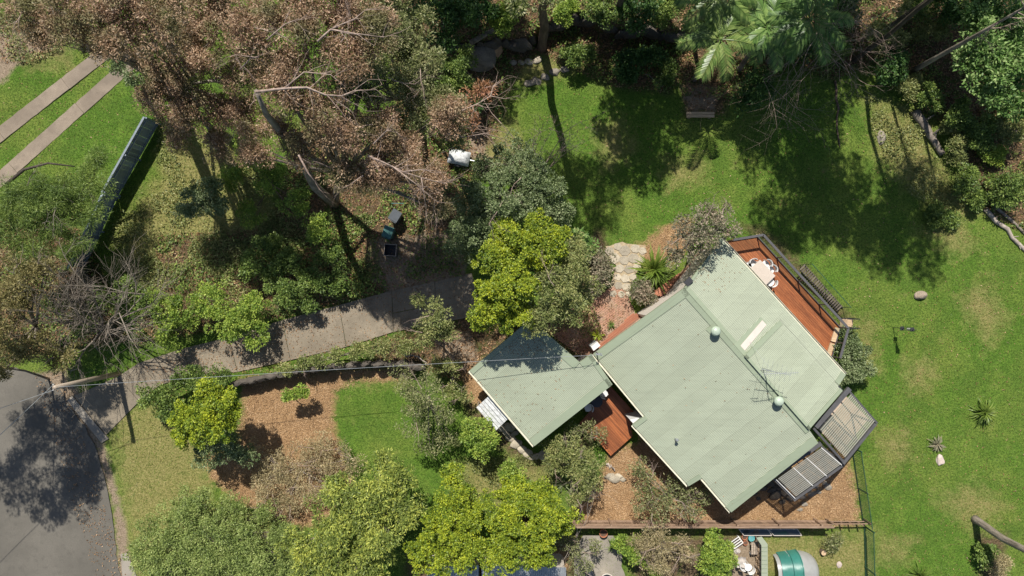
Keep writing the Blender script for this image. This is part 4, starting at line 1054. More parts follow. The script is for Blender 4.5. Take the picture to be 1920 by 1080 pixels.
def palm(label, base, h, n, L, mat, seed, lean=(0, 0), angs=None):
    r = np.random.default_rng(seed); b = gpt(*base); t = thing('palm_tree', label, 'palm', b, 0, 'palms in the shaded bush')
    top = Vector((lean[0], lean[1], h)); mb = MB(); mb.tube([(0, 0, -.1), (0, 0, .2), tuple(top*.5), tuple(top)], [.2, .15, .12, .12], 10); mb.build('trunk', B_['grey'], t, smooth=True)
    MB().tube([tuple(top-Vector((0, 0, .8))), tuple(top-Vector((0, 0, .3))), tuple(top+Vector((0, 0, .15)))], [.12, .16, .07], 10).build('crownshaft', mat, t, smooth=True)
    ms = [frond_mesh(L*q, a, L*.30, mat, seed+i) for i, (q, a) in enumerate(((1, .55), (.9, .8), (1.05, .35)))]
    for k in range(n):
        a = angs[k] if angs else 6.283*k/n+r.uniform(-.2, .2)
        o = link('frond', ms[k % 3], t); o.location = top; o.rotation_euler = (0, -r.uniform(0, .25), a if not angs else math.radians(a))
    return t

# ------------------------------------------------------------------ fences, walls, walls of rock
def paling_fence(label, a, b_, h, wd, mat, post_step, name='fence', cat='fence', gap=.006, thick=.02, pn='paling', rails=True, cap=False, vary=.02, seed=1):
    r = np.random.default_rng(seed); A, B2 = gpt(*a), gpt(*b_); c = (A+B2)/2; t = thing(name, label, cat, c)
    d = (B2-A); L = d.length; d.normalize(); n = int(L/wd); ang = math.atan2(d.y, d.x); s_ = Vector((-d.y, d.x, 0))
    me_ = MB().box((0, 0, h/2), (wd-gap, thick, h)).mesh(pn, mat)
    for k in range(n):
        q = A+d*wd*(k+.5); o = link(pn, me_, t); o.location = (q.x-c.x, q.y-c.y, q.z-c.z+.03+r.uniform(-vary, vary)); o.rotation_euler = (0, r.uniform(-.006, .006), ang)
    for z in ((.25, h-.25) if rails else ()):
        MB().beam(A+s_*.035+Vector((0, 0, z)), B2+s_*.035+Vector((0, 0, z)), .04, .08).build('rail', mat, t, world=True)
    if cap: MB().beam(A+Vector((0, 0, h+.06)), B2+Vector((0, 0, h+.06)), .11, .03).build('cap', mat, t, world=True)
    k = 0
    while k*post_step <= L+.1:
        q = A+d*min(L, k*post_step)+s_*.09; MB().beam(q-Vector((0, 0, .1)), q+Vector((0, 0, h+.02)), .09, .09).build('post', mat, t, world=True); k += 1
    return t
paling_fence('blue-grey fence of wide boards running between the wheel strips and the scrub', (298, 232), (222, 368), 1.55, .27, M['blueboard'], 2.4, cap=True, pn='board', seed=2)
paling_fence('lower stretch of blue-grey board fence, broken and stepping down towards the dense shrubs', (221, 370), (158, 505), 1.45, .25, M['blueboard'], 2.2, cap=True, pn='board', vary=.05, seed=3)
paling_fence('short weathered return of the blue-grey fence sunk in shadow', (160, 510), (190, 545), .8, .2, M['oldwood'], 1.2, pn='board', seed=4)
paling_fence('brown paling fence along the south side of the mulched yard', (1064, 975), (1546, 975), 1.15, .11, M['fencewood'], 2.4, cap=True, seed=5)
def bar_fence(label, a, b_, h, step=.11, seed=1, posts=2.4):
    A, B2 = gpt(*a), gpt(*b_); c = (A+B2)/2; t = thing('bar_fence', label, 'fence', c); d = B2-A; L = d.length; d.normalize(); n = int(L/step)
    me_ = MB().box((0, 0, h/2), (.022, .022, h)).mesh('bar', M['fencegreen'])
    for k in range(n): q = A+d*step*(k+.5); o = link('bar', me_, t); o.location = (q.x-c.x, q.y-c.y, .05)
    for z in (.12, h-.02): MB().beam(A+Vector((0, 0, z)), B2+Vector((0, 0, z)), .035, .035).build('rail', M['fencegreen'], t, world=True)
    k = 0
    while k*posts <= L+.1: q = A+d*min(L, k*posts); MB().beam(q, q+Vector((0, 0, h+.08)), .05, .05).build('post', M['fencegreen'], t, world=True); k += 1
    return t
bar_fence('green barred fence beside the neighbour\'s lawn and grey dome', (1619, 985), (1622, 1100), 1.15)
bar_fence('green barred fence climbing from the yard corner to the clear pergola', (1596, 838), (1617, 980), 1.15)
paling_fence('thin wire-and-timber fence at the yard\'s south-east end', (1548, 976), (1618, 976), .9, .5, M['fencewood'], 2.2, gap=.42, seed=9)
# boulders and stone edges
def rock(name, label, px, size, mat, seed, group=None, sub=3, rz=0, dz=0.0, cat='rock'):
    b = gpt(*px); o = link(name, rock_mesh(name, *size, mat, seed, sub)); o.location = b+Vector((0, 0, size[2]*.25+dz)); o.rotation_euler = (0, 0, rz); return tag(o, label, cat, group)
rock('boulder', 'pale jagged boulder alone on the open lawn', (1725, 553), (.40, .27, .28), M['rock'], 3)
rock('boulder', 'big rounded grey boulder in dappled shade at the foot of the rock ledge', (902, 108), (.95, .95, .8), M['greyrock'], 5)
rock('boulder', 'orange-brown sandstone block right of the big grey boulder', (928, 95), (.55, .5, .6), simple('orange_stone', (.42, .26, .14), .9, .3, 4, bd=.02), 6)
rock('white_rock', 'pinkish white rock below the spiky plant on the lawn', (1762, 862), (.24, .36, .16), M['whiterock'], 8)
rock('white_rock', 'small white stone on the neighbour\'s lawn', (1573, 1058), (.15, .2, .1), M['whiterock'], 9)
rock('boulder', 'mossy half-buried stone in the lawn shade near the top', (1652, 258), (.25, .42, .15), M['greyrock'], 10)
def edging(label, pts, size, mat, seed, name='stone_edging'):
    r = np.random.default_rng(seed); c = gpt(*pts[len(pts)//2]); t = thing(name, label, 'stones', c)
    for i, p in enumerate(pts):
        b = gpt(*p[:2]); s_ = size*r.uniform(.75, 1.25)*(p[2] if len(p) > 2 else 1); o = link('stone', rock_mesh('stone', s_*r.uniform(.9, 1.25), s_*r.uniform(.6, .85), s_*.5, mat, seed*50+i, 2), t); o.location = b-c+Vector((0, 0, s_*.12)); o.rotation_euler = (0, 0, r.uniform(-.5, .5))
    return t
edging('upper row of flat lichened stones under the ledge', [(962, 118), (978, 117), (992, 116), (1008, 113)], .28, M['paleflag'], 3)
edging('curved row of flat stones where the lawn begins under the ledge', [(1006, 152), (1022, 145), (1040, 136), (1058, 131), (994, 156)], .26, M['greyrock'], 4)
edging('rough pale stone edging curving round the foot of the garage', [(940, 800), (950, 812), (958, 822), (968, 832), (978, 842), (990, 850), (1003, 856), (1018, 855), (1032, 848), (1046, 840), (1062, 830), (955, 800), (965, 812)], .34, M['paleflag'], 5)
edging('rough line of stones in the mulch below the tinted pergola', [(1502, 930, 1), (1510, 915, 1.1), (1520, 905), (1530, 912, .9), (1545, 905, .9), (1508, 945, .8), (1522, 925, .9), (1535, 922, .8), (1500, 955, .6), (1552, 912, .8)], .27, M['greyrock'], 6)
edging('dark rubble along the house wall by the tinted pergola', [(1440, 905), (1447, 918), (1460, 912), (1430, 915), (1452, 928), (1470, 925), (1466, 940), (1480, 935, .8), (1415, 925, .8), (1422, 935, .6)], .30, M['darkrock'], 7)
edging('pale stones set in the mulch beside the south garden path', [(1143, 893), (1152, 897), (1160, 892), (1168, 899, .7)], .3, M['paleflag'], 8)
# ledge face rocks
ledge = thing('rock_ledge', 'dark overhanging sandstone ledge running across the top of the lawn', 'rock ledge', gpt(1080, 60))
r = np.random.default_rng(11)
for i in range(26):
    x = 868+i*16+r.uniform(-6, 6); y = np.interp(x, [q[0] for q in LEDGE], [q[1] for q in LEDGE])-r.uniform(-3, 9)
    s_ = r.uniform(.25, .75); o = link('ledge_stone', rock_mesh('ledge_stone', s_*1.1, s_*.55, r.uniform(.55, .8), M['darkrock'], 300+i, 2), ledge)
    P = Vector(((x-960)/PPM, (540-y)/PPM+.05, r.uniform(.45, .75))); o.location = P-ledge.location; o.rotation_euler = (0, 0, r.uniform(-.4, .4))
# retaining wall under the hedge below the driveway
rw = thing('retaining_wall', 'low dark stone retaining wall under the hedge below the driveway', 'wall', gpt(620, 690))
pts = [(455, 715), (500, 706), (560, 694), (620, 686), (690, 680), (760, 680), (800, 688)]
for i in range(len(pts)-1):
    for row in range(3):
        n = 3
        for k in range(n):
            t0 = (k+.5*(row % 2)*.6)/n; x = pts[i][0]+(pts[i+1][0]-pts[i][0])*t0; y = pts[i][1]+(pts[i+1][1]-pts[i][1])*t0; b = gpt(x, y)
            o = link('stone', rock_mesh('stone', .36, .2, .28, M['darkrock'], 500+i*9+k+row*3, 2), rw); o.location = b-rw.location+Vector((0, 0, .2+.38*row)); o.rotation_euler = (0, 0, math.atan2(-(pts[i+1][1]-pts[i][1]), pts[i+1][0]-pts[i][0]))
# ------------------------------------------------------------------ poles, wires, garden things
up_ = thing('power_pole', 'weathered timber power pole leaning over the road edge at the driveway mouth', 'power pole', gpt(224, 700))
MB().tube([(0, 0, -.1), (0, 0, 3), (.0, .0, 5.7)], [.15, .13, .11], 12).build('pole', M['oldwood'], up_, smooth=True)
MB().beam((-.12, -.16, 5.5), (-.12, .16, 5.5), .05, .06).build('bracket', M['oldwood'], up_)
for k in (-.14, .14): MB().tube([(-.12, k, 5.53), (-.12, k, 5.62)], .025, 8).build('insulator', M['white'], up_)
def wire(label, a, b_, sag, r_=.011):
    a = Vector(a); b_ = Vector(b_); mb = MB(); n = 14
    mb.tube([a.lerp(b_, k/n)-Vector((0, 0, sag*4*(k/n)*(1-k/n))) for k in range(n+1)], r_, 4)
    return tag(mb.build('overhead_wire', M['steel']), label, 'wire')
pt = up_.location+Vector((-.1, 0, 5.6))
wire('thin service wire from the power pole to the west corner of the house roof', pt, att+Vector((0, 0, .1)), .5)
wire('overhead wire crossing the road from the power pole towards the lower left', pt+Vector((0, .14, 0)), W(-500, 1250, 7), .6, .014)
wire('overhead wire crossing the road corner from the power pole to the left', pt+Vector((0, -.14, 0)), W(-700, 1000, 7.5), .5, .014)
# post ornament on the lawn
gp_ = thing('garden_post', 'thin black post holding a narrow bird feeder on the open lawn', 'feeder', gpt(1674, 614))
MB().tube([(0, 0, -.05), (0, 0, 2.15)], .022, 8).build('post', M['black'], gp_)
for z in (.95, 1.95): MB().box((0, 0, z), (.22, .22, .02)).build('tray', M['black'], gp_)
mb = MB(); 
for k in range(6): a = k*math.pi/3; mb.tube([(.1*math.cos(a), .1*math.sin(a), .95), (.1*math.cos(a), .1*math.sin(a), 1.95)], .008, 5)
mb.build('cage', M['black'], gp_); MB().tube([(0, 0, 1.5), (0, 0, 1.9)], [.06, .06], 10).build('seed_tube', M['white'], gp_)
MB().beam((-.16, 0, 2.1), (.16, 0, 2.1), .02, .02).build('hook', M['black'], gp_)
# sleeper bench under the palms
bn = thing('sleeper_bench', 'pale timber sleeper bench on low blocks below the front palm', 'bench', gpt(1310, 218))
for k in (0, 1): MB().box((0, -.085+.17*k, .36), (1.62, .15, .06)).build('plank', M['lightwood'], bn)
for x in (-.6, .6): MB().box((x, 0, .165), (.12, .3, .33)).build('block', M['oldwood'], bn)
# logs
def log(name, label, a, b_, r0, r1, bark, h0=.0, h1=.0, group=None, cat='log', n=7, stub=True, seed=1):
    r = np.random.default_rng(seed); A = gpt(*a, r0*.7+h0); B2 = gpt(*b_, r1*.7+h1); t = thing(name, label, cat, A, 0, group)
    pts = [A.lerp(B2, k/n)+Vector((r.normal()*.05, r.normal()*.05, abs(r.normal())*.02)) for k in range(n+1)]
    MB().tube(pts, [(r0+(r1-r0)*k/n)*r.uniform(.92, 1.08) for k in range(n+1)], 10).build('log_body', B_[bark], t, smooth=True, world=True)
    if stub:
        for k in (2, 4, 5): d = Vector((r.normal(), r.normal(), .6)).normalized(); MB().tube([pts[k], pts[k]+d*r0*2.6], [r0*.3, r0*.15], 5).build('branch_stub', B_[bark], t, world=True)
    return t
log('fallen_log', 'thick mossy grey log lying on the shaded lawn edge, pointing down right', (1712, 208), (1764, 290), .26, .17, 'grey', seed=2)
log('fallen_log', 'long pale log at the right edge, nearer the lawn of the two', (1842, 388), (1935, 486), .13, .10, 'white', seed=3)
log('fallen_log', 'thinner pale log at the right edge, nearer the scrub of the two', (1858, 380), (1940, 458), .09, .07, 'grey', seed=4)
log('fallen_log', 'thin straight pole lying upright in the picture on the shaded lawn below the bare twigs', (1566, 150), (1573, 275), .07, .04, 'brown', seed=5, stub=False)
log('dead_branch', 'curved grey dead branch arching over the gap above the big boulder', (882, 98), (985, 28), .17, .09, 'grey', h0=1.2, h1=.5, cat='branch', seed=6)
log('dead_branch', 'thin pale stick across the dark litter left of the front palm', (1205, 135), (1245, 162), .03, .02, 'white', cat='branch', seed=7, stub=False)
log('dead_branch', 'pale fallen bough on the leaf litter beside the retaining wall', (762, 661), (802, 676), .05, .04, 'white', h0=.5, h1=.5, cat='branch', seed=8, stub=False)
log('dead_branch', 'bleached driftwood branch by the deck\'s south corner', (1137, 870), (1152, 880), .07, .05, 'white', cat='branch', seed=9)
# rubbish bins and crate
def bin_(label, px, mat, rz):
    t = thing('wheelie_bin', label, 'bin', gpt(*px), rz); MB().box((0, 0, .52), (.46, .5, .95), taper=1.15).build('bin_body', mat, t)
    MB().box((0, .02, 1.02), (.56, .64, .06)).build('lid', mat, t); MB().beam((-.25, -.34, 1.0), (.25, -.34, 1.0), .04, .04).build('handle', mat, t)
    for x in (-.2, .2): MB().tube([(x-.03, -.27, .1), (x+.03, -.27, .1)], .1, 12).build('wheel', M['black'], t)
bin_('teal-green wheelie bin between the scrub and the dark square crate', (733, 438), M['binlid'], math.radians(-20)); bin_('dark grey wheelie bin above the teal-green one in deep shade', (746, 408), M['bindark'], math.radians(-32))
cr_ = thing('open_crate', 'square dark open crate with pale rim in the shade below the bins', 'crate', gpt(735, 470), math.radians(-4))
for (c, d) in (((0, .33, .3), (.72, .04, .6)), ((0, -.33, .3), (.72, .04, .6)), ((.34, 0, .3), (.04, .62, .6)), ((-.34, 0, .3), (.04, .62, .6))): MB().box(c, d).build('side', M['bindark'], cr_)
mb = MB(); [mb.beam(a, b_, .04, .03) for a, b_ in (((-.37, .33, .62), (.37, .33, .62)), ((-.37, -.33, .62), (.37, -.33, .62)), ((.34, -.31, .62), (.34, .31, .62)), ((-.34, -.31, .62), (-.34, .31, .62)))]; mb.build('rim', M['oldwood'], cr_)
MB().box((0, 0, .03), (.64, .62, .03)).build('base', M['black'], cr_)
gr_ = thing('green_rail', 'thin bright green pole lying across the top of the shaded bin area', 'pole', gpt(752, 386)); MB().beam((-.35, 0, 1.2), (.35, 0, 1.2), .04, .04).build('pole', M['binlid'], gr_)
for x in (-.33, .33): MB().beam((x, 0, 0), (x, 0, 1.18), .03, .03).build('leg', M['bindark'], gr_)
# pale covered car half under the grey-green tree
cv = gpt(862, 298); car = thing('covered_trailer', 'white domed trailer cover poking out above the grey-green tree', 'trailer', cv, math.radians(-12))
mb = MB(); K = 10
for i in range(K+1):
    u = -1+2*i/K; 
    for j in range(K+1): v = -1+2*j/K; q = max(0, 1-abs(u)**3)*max(0, 1-abs(v)**3); mb.v.append((u*.62, v*.42, .45+.42*q**.5+.02*math.sin(i*3+j*2)))
for i in range(K):
    for j in range(K): a = i*(K+1)+j; mb.f.append((a, a+K+1, a+K+2, a+1)); mb.mi.append(0)
mb.build('cover', M['weather'], car, smooth=True); MB().box((0, 0, .34), (1.2, .8, .22)).build('tray', M['steel'], car)
MB().beam((-.62, 0, .5), (.62, 0, .86), .02, .01).build('strap', M['bindark'], car); MB().tube([(.6, 0, .35), (1.1, 0, .35)], .03, 6).build('drawbar', M['steel'], car)
for y in (-.45, .45): MB().tube([(0, y-.07, .25), (0, y+.07, .25)], .25, 16).build('wheel', M['black'], car)
# bird table sprinkler at far bottom etc.
# ---- neighbour's yard along the bottom
tn = thing('dome_tent', 'green and pale grey dome tent on the neighbour\'s lawn', 'tent', gpt(1490, 1068)); tc0 = gpt(1490, 1068)
def dome(x0, x1, hw, hgt, name, mat, r0=1.0, r1=1.0, nose=False):
    mb = MB(); I = 10; J = 14
    for i in range(I+1):
        q = i/I; x = x0+(x1-x0)*(math.sin(q*math.pi/2) if nose else q); s_ = math.cos(q*math.pi/2)**.55 if nose else r0+(r1-r0)*q; s_ = max(s_, .02)
        for j in range(J+1): a = math.pi*j/J; mb.v.append((x, math.cos(a)*hw*s_, max(0, math.sin(a))**.8*hgt*s_*(1+.02*math.sin(j*2.3+i))))
    for i in range(I):
        for j in range(J): a = i*(J+1)+j; mb.f.append((a, a+1, a+J+2, a+J+1)); mb.mi.append(0)
    return mb.build(name, mat, tn, smooth=True)
dome(-1.3, -.55, 1.12, 1.15, 'porch', M['tentgrey'], .80, 1.0); dome(-1.12, .06, 1.2, 1.28, 'green_fly', M['tentgreen'], .86, 1.0)
dome(-.08, 1.22, 1.15, 1.22, 'grey_body', M['tentgrey'], nose=True)
for x in (-.52, 0.0):
    mb = MB(); mb.tube([(x, math.cos(a)*1.23, math.sin(a)**.8*1.31 if math.sin(a) > 0 else 0) for a in np.linspace(0.001, math.pi-.001, 16)], .012, 5); mb.build('pole', M['tentgreen'], tn)
for y in (-.45, .1): MB().beam((-1.2, y, 1.28), (.5, y, 1.24), .012, .012).build('pole', M['tentgrey'], tn)
# green ribbed roof strip and firewood stack
gs = thing('wood_shelter', 'pale green corrugated roof strip over the firewood stack beside the tent', 'shelter', gpt(1433, 1040))
p0, p1, p2 = W(1421, 1004, 1.25), W(1440, 1022, 1.25), W(1440, 1100, 1.25)
mb = MB(); q = [W(1418, 1008, 1.25), W(1428, 1006, 1.25), W(1439, 1020, 1.25), W(1439, 1100, 1.2), W(1428, 1100, 1.3), W(1428, 1023, 1.3)]
mb.prism([(v.x, v.y) for v in q], 1.24, 1.28); mb.build('roof', M['roof'], gs, world=True)
for k in range(9):
    a = W(1428.5, 1026+k*8, 1.30); b2 = W(1438.5, 1026+k*8, 1.30); MB().beam(a, b2, .03, .02).build('rib', M['trim'], gs, world=True)
for (x, y) in ((1430, 1020), (1436, 1022), (1430, 1075), (1436, 1075)): p = W(x, y, 1.25); MB().beam(Vector((p.x, p.y, 0)), p, .07, .07).build('post', M['oldwood'], gs, world=True)
r = np.random.default_rng(3); lm = [MB().tube([(-.17, 0, 0), (.17, 0, 0)], [q, q*.95], 8).mesh('split_log', M['log']) for q in (.07, .085, .1)]
ws = thing('firewood_stack', 'stack of split firewood along the pale green roof strip', 'firewood', gpt(1421, 1045))
for k in range(60):
    o = link('split_log', lm[k % 3], ws); c = k % 15; rw_ = k//15; o.location = (r.uniform(-.06, .06), 1.05-c*.155+.05*r.normal(), .09+.17*rw_); o.rotation_euler = (r.uniform(0, 3), r.normal()*.05, r.normal()*.12)
# dark framed panels leaning by the fence
for k, (x0, lab) in enumerate(((1385, 'dark framed glass panel lying behind the fence, left of two'), (1441, 'dark framed glass panel lying behind the fence, right of two'))):
    P = [W(x0, 992, .5), W(x0+54, 992, .5), W(x0+62, 1004, .3), W(x0+10, 1004, .3)]; c = sum(P, Vector())/4; t = thing('framed_panel', lab, 'panel', (c.x, c.y, 0))
    mb = MB(); mb.add(P, [(3, 2, 1, 0)]); mb.build('sheet', M['pane'], t, world=True)
    for i in range(4): MB().beam(P[i], P[(i+1) % 4], .035, .04).build('frame', M['pinkwall'], t, world=True)
    for p in P: MB().beam(Vector((p.x, p.y, 0)), p, .04, .04).build('leg', M['oldwood'], t, world=True)
def roundpot(name, label, px, r0, h, mat, fill, cat, group=None, z=0):
    t = thing(name, label, cat, gpt(*px, z), 0, group); mb = MB(); n = 20
    zs = [(0, r0*.75), (h, r0), (h, r0*.86), (h*.8, r0*.82)]
    for zz, rr in zs: mb.v += [(rr*math.cos(6.2832*k/n), rr*math.sin(6.2832*k/n), zz) for k in range(n)]
    for i in range(3):
        for k in range(n): mb.f.append((i*n+k, i*n+(k+1) % n, (i+1)*n+(k+1) % n, (i+1)*n+k)); mb.mi.append(0)
    mb.f.append(tuple(reversed(range(n)))); mb.mi.append(0)
    mb.build('bowl', mat, t, smooth=False); MB().prism([(r0*.83*math.cos(a), r0*.83*math.sin(a)) for a in np.linspace(0, 6.28, 20, endpoint=False)], h*.72, h*.82).build('fill', fill, t); return t
soil = simple('potting_soil', (.10, .06, .04), .95, .4, 9)
tag(sheet('terrace', [(1530, 800), (1585, 742), (1628, 785), (1575, 850)], .05, M['lightwood'] if False else simple('terrace_paving', (.40, .32, .24), .85, .2, 3)), kind='structure')
roundpot('tub', 'round teal tub of water near the framed panels', (1406, 1006), .18, .3, M['teal'], M['water'], 'tub')
roundpot('plant_pot', 'wide tan bowl of soil left of the teal tub', (1394, 1005), .17, .2, M['terracotta'], soil, 'pot')
roundpot('plant_pot', 'terracotta pot in the fence shadow above the concrete patio', (1130, 996), .24, .4, M['terracotta'], soil, 'pot')
roundpot('plant_pot', 'small white bucket beside the firewood', (1407, 1034), .11, .2, M['white'], M['black'], 'bucket')
roundpot('plant_pot', 'small brown pot on the bare dirt below the teal tub', (1396, 1016), .14, .2, M['terracotta'], soil, 'pot')
roundpot('planter', 'large round dark planter cut by the bottom of the picture on the patio', (1136, 1082), .42, .5, M['cream'], M['black'], 'planter')
bq = thing('covered_barbecue', 'round dark grey covered barbecue beside the concrete patio', 'barbecue', gpt(1102, 1068)); mb = MB()
mb.tube([(0, 0, .1), (0, 0, .4), (0, 0, .75), (0, 0, .9), (0, 0, .97)], [.30, .34, .33, .22, .04], 14); mb.build('cover', M['bindark'], bq, smooth=True); MB().tube([(0, 0, .95), (0, 0, 1.02)], .04, 8).build('knob', M['black'], bq)
ot = thing('slatted_tray', 'white slatted tray tilted on the dirt left of the pots', 'tray', gpt(1378, 1014), math.radians(35))
for k in range(4): MB().box((0, -.21+.14*k, .3), (.62, .05, .03)).build('slat', M['white'], ot)
for x in (-.3, .3): MB().box((x, 0, .27), (.05, .5, .03)).build('rail', M['white'], ot)
for x in (-.28, .28):
    for y in (-.2, .2): MB().beam((x, y, 0), (x, y, .25), .03, .03).build('leg', M['white'], ot)
ht = thing('straw_hat', 'pale round sun hat dropped on the dirt below the slatted tray', 'hat', gpt(1382, 1033))
MB().prism([(.2*math.cos(a), .15*math.sin(a)) for a in np.linspace(0, 6.28, 16, endpoint=False)], .01, .03).build('brim', M['cloth'], ht); MB().tube([(0, 0, .03), (0, 0, .11), (0, 0, .13)], [.1, .085, .03], 12).build('crown', M['cloth'], ht)
p = gpt(1388, 1052); chair('garden_chair', 'white garden chair draped with pale cloth beside the bright green bush', p, .6, M['white'])
p = gpt(1398, 1058); chair('garden_chair', 'white metal garden chair with its back to the bare dirt', p, 2.4, M['white'])
cl_ = MB(); 
for i in range(7):
    for j in range(7): cl_.v.append((-.26+.085*i, -.3+.1*j, .52+.08*math.sin(i*1.7+j*.9)+.05*math.cos(j*2.1)))
for i in range(6):
    for j in range(6): a = i*7+j; cl_.f.append((a, a+7, a+8, a+1)); cl_.mi.append(0)
o = cl_.build('crumpled_cloth', M['cloth'], smooth=True); o.location = gpt(1384, 1047); tag(o, 'crumpled pale cloth heaped over the garden chair', 'cloth')
tb_ = thing('potting_bench', 'small grey timber potting bench between the pots and the firewood', 'bench', gpt(1409, 1022))
for k in range(3): MB().box((-.13+.13*k, 0, .5), (.11, .7, .03)).build('plank', M['oldwood'], tb_)
for x in (-.15, .15):
    for y in (-.3, .3): MB().beam((x, y, 0), (x, y, .48), .04, .04).build('leg', M['oldwood'], tb_)
st = thing('tree_stump', 'short pale cut stump on the neighbour\'s lawn', 'stump', gpt(1541, 1034)); MB().tube([(0, 0, -.05), (0, 0, .25)], [.17, .15], 12).build('stump_body', B_['brown'], st); MB().prism([(.145*math.cos(a), .145*math.sin(a)) for a in np.linspace(0, 6.28, 12, endpoint=False)], .25, .262).build('cut_face', M['lightwood'], st)
tag(link('timber_edge', MB().beam(gpt(1278, 1046, .1), gpt(1318, 1036, .1), .06, .12).mesh('timber_edge', M['oldwood'])), 'thin dark timber edging left of the bright green bush', 'edging')
# neighbour's corrugated roofs at the bottom edge
for name, lab, px, hh in (('shed_roof', 'grey corrugated shed at the bottom edge under the yellow-green trees', [(800, 1064), (898, 1060), (898, 1130), (800, 1130)], 2.2), ('shed_roof', 'pale grey corrugated shed roof at the bottom edge right of the yellow-green trees', [(903, 1060), (1062, 1064), (1062, 1130), (903, 1130)], 2.1)):
    P = [W(x, y, hh) for x, y in px]; c = sum(P, Vector())/4; t = thing('shed', lab, 'shed', (c.x, c.y, 0)); pl = Plane(P[0]+Vector((0, 0, .1)), P[1]+Vector((0, 0, .1)), P[2])
    corrugated('roof', pl, px, (px[0], px[3]), M['steel'], t, period=.12, amp=.02)
    walls('wall', off([(p.x, p.y) for p in P], .15), [pl], M['cream'], t)

# ------------------------------------------------------------------ trees
def EXT(pts, r0, r1):      # a visible heavy limb, in photograph pixels with heights
    def f(mb, fork, r): mb.tube([W(x, y, z) for x, y, z in pts], [r0+(r1-r0)*i/(len(pts)-1) for i in range(len(pts))], 10)
    return f
plant('gum_tree', 'very tall rust-leaved gum over the wheel strips, thick trunk showing at its left', 'tree', (310, 150),
      [(60, 25, 45, 12.5, 1.0), (140, 30, 62, 13, 1.2), (225, 55, 70, 13, 1.4), (310, 30, 80, 13, 1.6), (330, 125, 75, 8, 1.5), (400, 65, 80, 8.5, 1.6), (365, 200, 62, 7, 1.2), (465, 150, 60, 7.2, 1.2), (470, 225, 48, 6.5, 1.0), (420, 275, 34, 5.2, .8), (300, 190, 40, 7.5, 1.0), (250, 0, 60, 13.5, 1.2), (345, 245, 35, 6, .8), (180, 80, 35, 12, .7), (430, 215, 45, 6.5, 1.1), (100, 60, 40, 12, .8), (400, 0, 60, 9.5, 1.2)],
      'rust', trunk=.19, bare=9, extra=EXT([(310, 150, 0), (285, 134, 2.6), (240, 107, 6), (180, 70, 9.5), (100, 20, 12.5)], .46, .24))
def LIMBS(*paths):
    def f(mb, fork, r):
        for (pts, r0, r1) in paths: EXT(pts, r0, r1)(mb, fork, r)
    return f
plant('gum_tree', 'tall rust-brown gum with bleached limbs in mid-bush, left of the grey-green tree', 'tree', (628, 383),
      [(560, 40, 85, 13, 1.6), (480, 60, 60, 13, 1.3), (520, 130, 60, 12.5, 1.3), (640, 110, 60, 12.5, 1.3), (610, 210, 56, 11.5, 1.2), (670, 255, 56, 10.5, 1.2), (720, 240, 52, 10.5, 1.0), (760, 300, 55, 9.5, 1.1), (805, 345, 42, 9, .9), (700, 325, 55, 9.5, 1.2), (640, 320, 40, 9.5, 1.0), (815, 390, 26, 8.5, .6), (840, 215, 45, 10, .8), (690, 60, 70, 12.5, 1.2), (640, 10, 60, 13, 1.2), (575, 285, 34, 9.5, .8), (530, 250, 42, 10, .9), (480, 290, 36, 8.5, .8), (555, 180, 45, 12, 1)],
      'rust', trunk=.19, bare=12, dens=1.05, extra=LIMBS(([(628, 383, 0), (590, 350, 4.5), (553, 280, 8.5), (500, 215, 12), (480, 170, 13.5)], .27, .08)))
_dl = thing('dead_limbs', 'bleached bare limbs breaking out of the rust-brown canopy in mid-bush', 'branches', gpt(640, 340))
for pts, r0 in (([(480, 172, 15.2), (533, 166, 15.2), (575, 164, 15), (610, 178, 14.6), (640, 180, 14.4), (665, 170, 14.2), (705, 168, 14)], .055),
                ([(533, 166, 15.2), (570, 135, 15.2), (620, 140, 15), (650, 165, 14.8)], .03), ([(595, 78, 15.4), (620, 55, 15.4), (660, 62, 15.2), (720, 70, 15)], .045), ([(620, 55, 15.4), (665, 35, 15.4), (690, 15, 15.2)], .03),
                ([(500, 75, 15.6), (535, 45, 15.6), (560, 35, 15.6)], .03), ([(690, 292, 11.8), (720, 305, 11.6), (755, 322, 11.3), (790, 333, 11), (835, 345, 10.6)], .05), ([(755, 322, 11.3), (790, 318, 11.2), (830, 322, 10.8)], .035),
                ([(790, 333, 11), (795, 365, 10.6), (800, 400, 10.2)], .03), ([(735, 311, 11.5), (780, 345, 11), (815, 375, 10.5), (812, 410, 10)], .03), ([(700, 270, 12), (725, 245, 12), (740, 242, 11.8)], .035), ([(560, 290, 10.6), (578, 325, 10.2), (600, 352, 9.8)], .05),
                ([(860, 210, 9.6), (895, 195, 9.4), (920, 180, 9.2), (925, 160, 9.0)], .04), ([(920, 180, 9.2), (945, 185, 9.0), (970, 180, 8.8)], .02), ([(450, 130, 13.5), (470, 110, 13.6), (500, 100, 13.6)], .03), ([(830, 250, 9), (870, 257, 9), (910, 250, 9), (950, 262, 8.5)], .03)):
    o = MB(); o.tube([W(*p) for p in pts], [r0*(1-.7*k/(len(pts)-1)) for k in range(len(pts))], 6)
    r_ = np.random.default_rng(int(pts[0][0]))
    for k in range(1, len(pts)):
        for q in range(3): d = (W(*pts[k])-W(*pts[k-1])).normalized()+Vector(r_.normal(size=3))*.7; branch(o, W(*pts[k-1]).lerp(W(*pts[k]), r_.random()), d, r_.uniform(.5, 1.1), r0*.35, 1, r_, .5, 2)
    o.build('limb', B_['pink'], _dl, smooth=True, world=True)
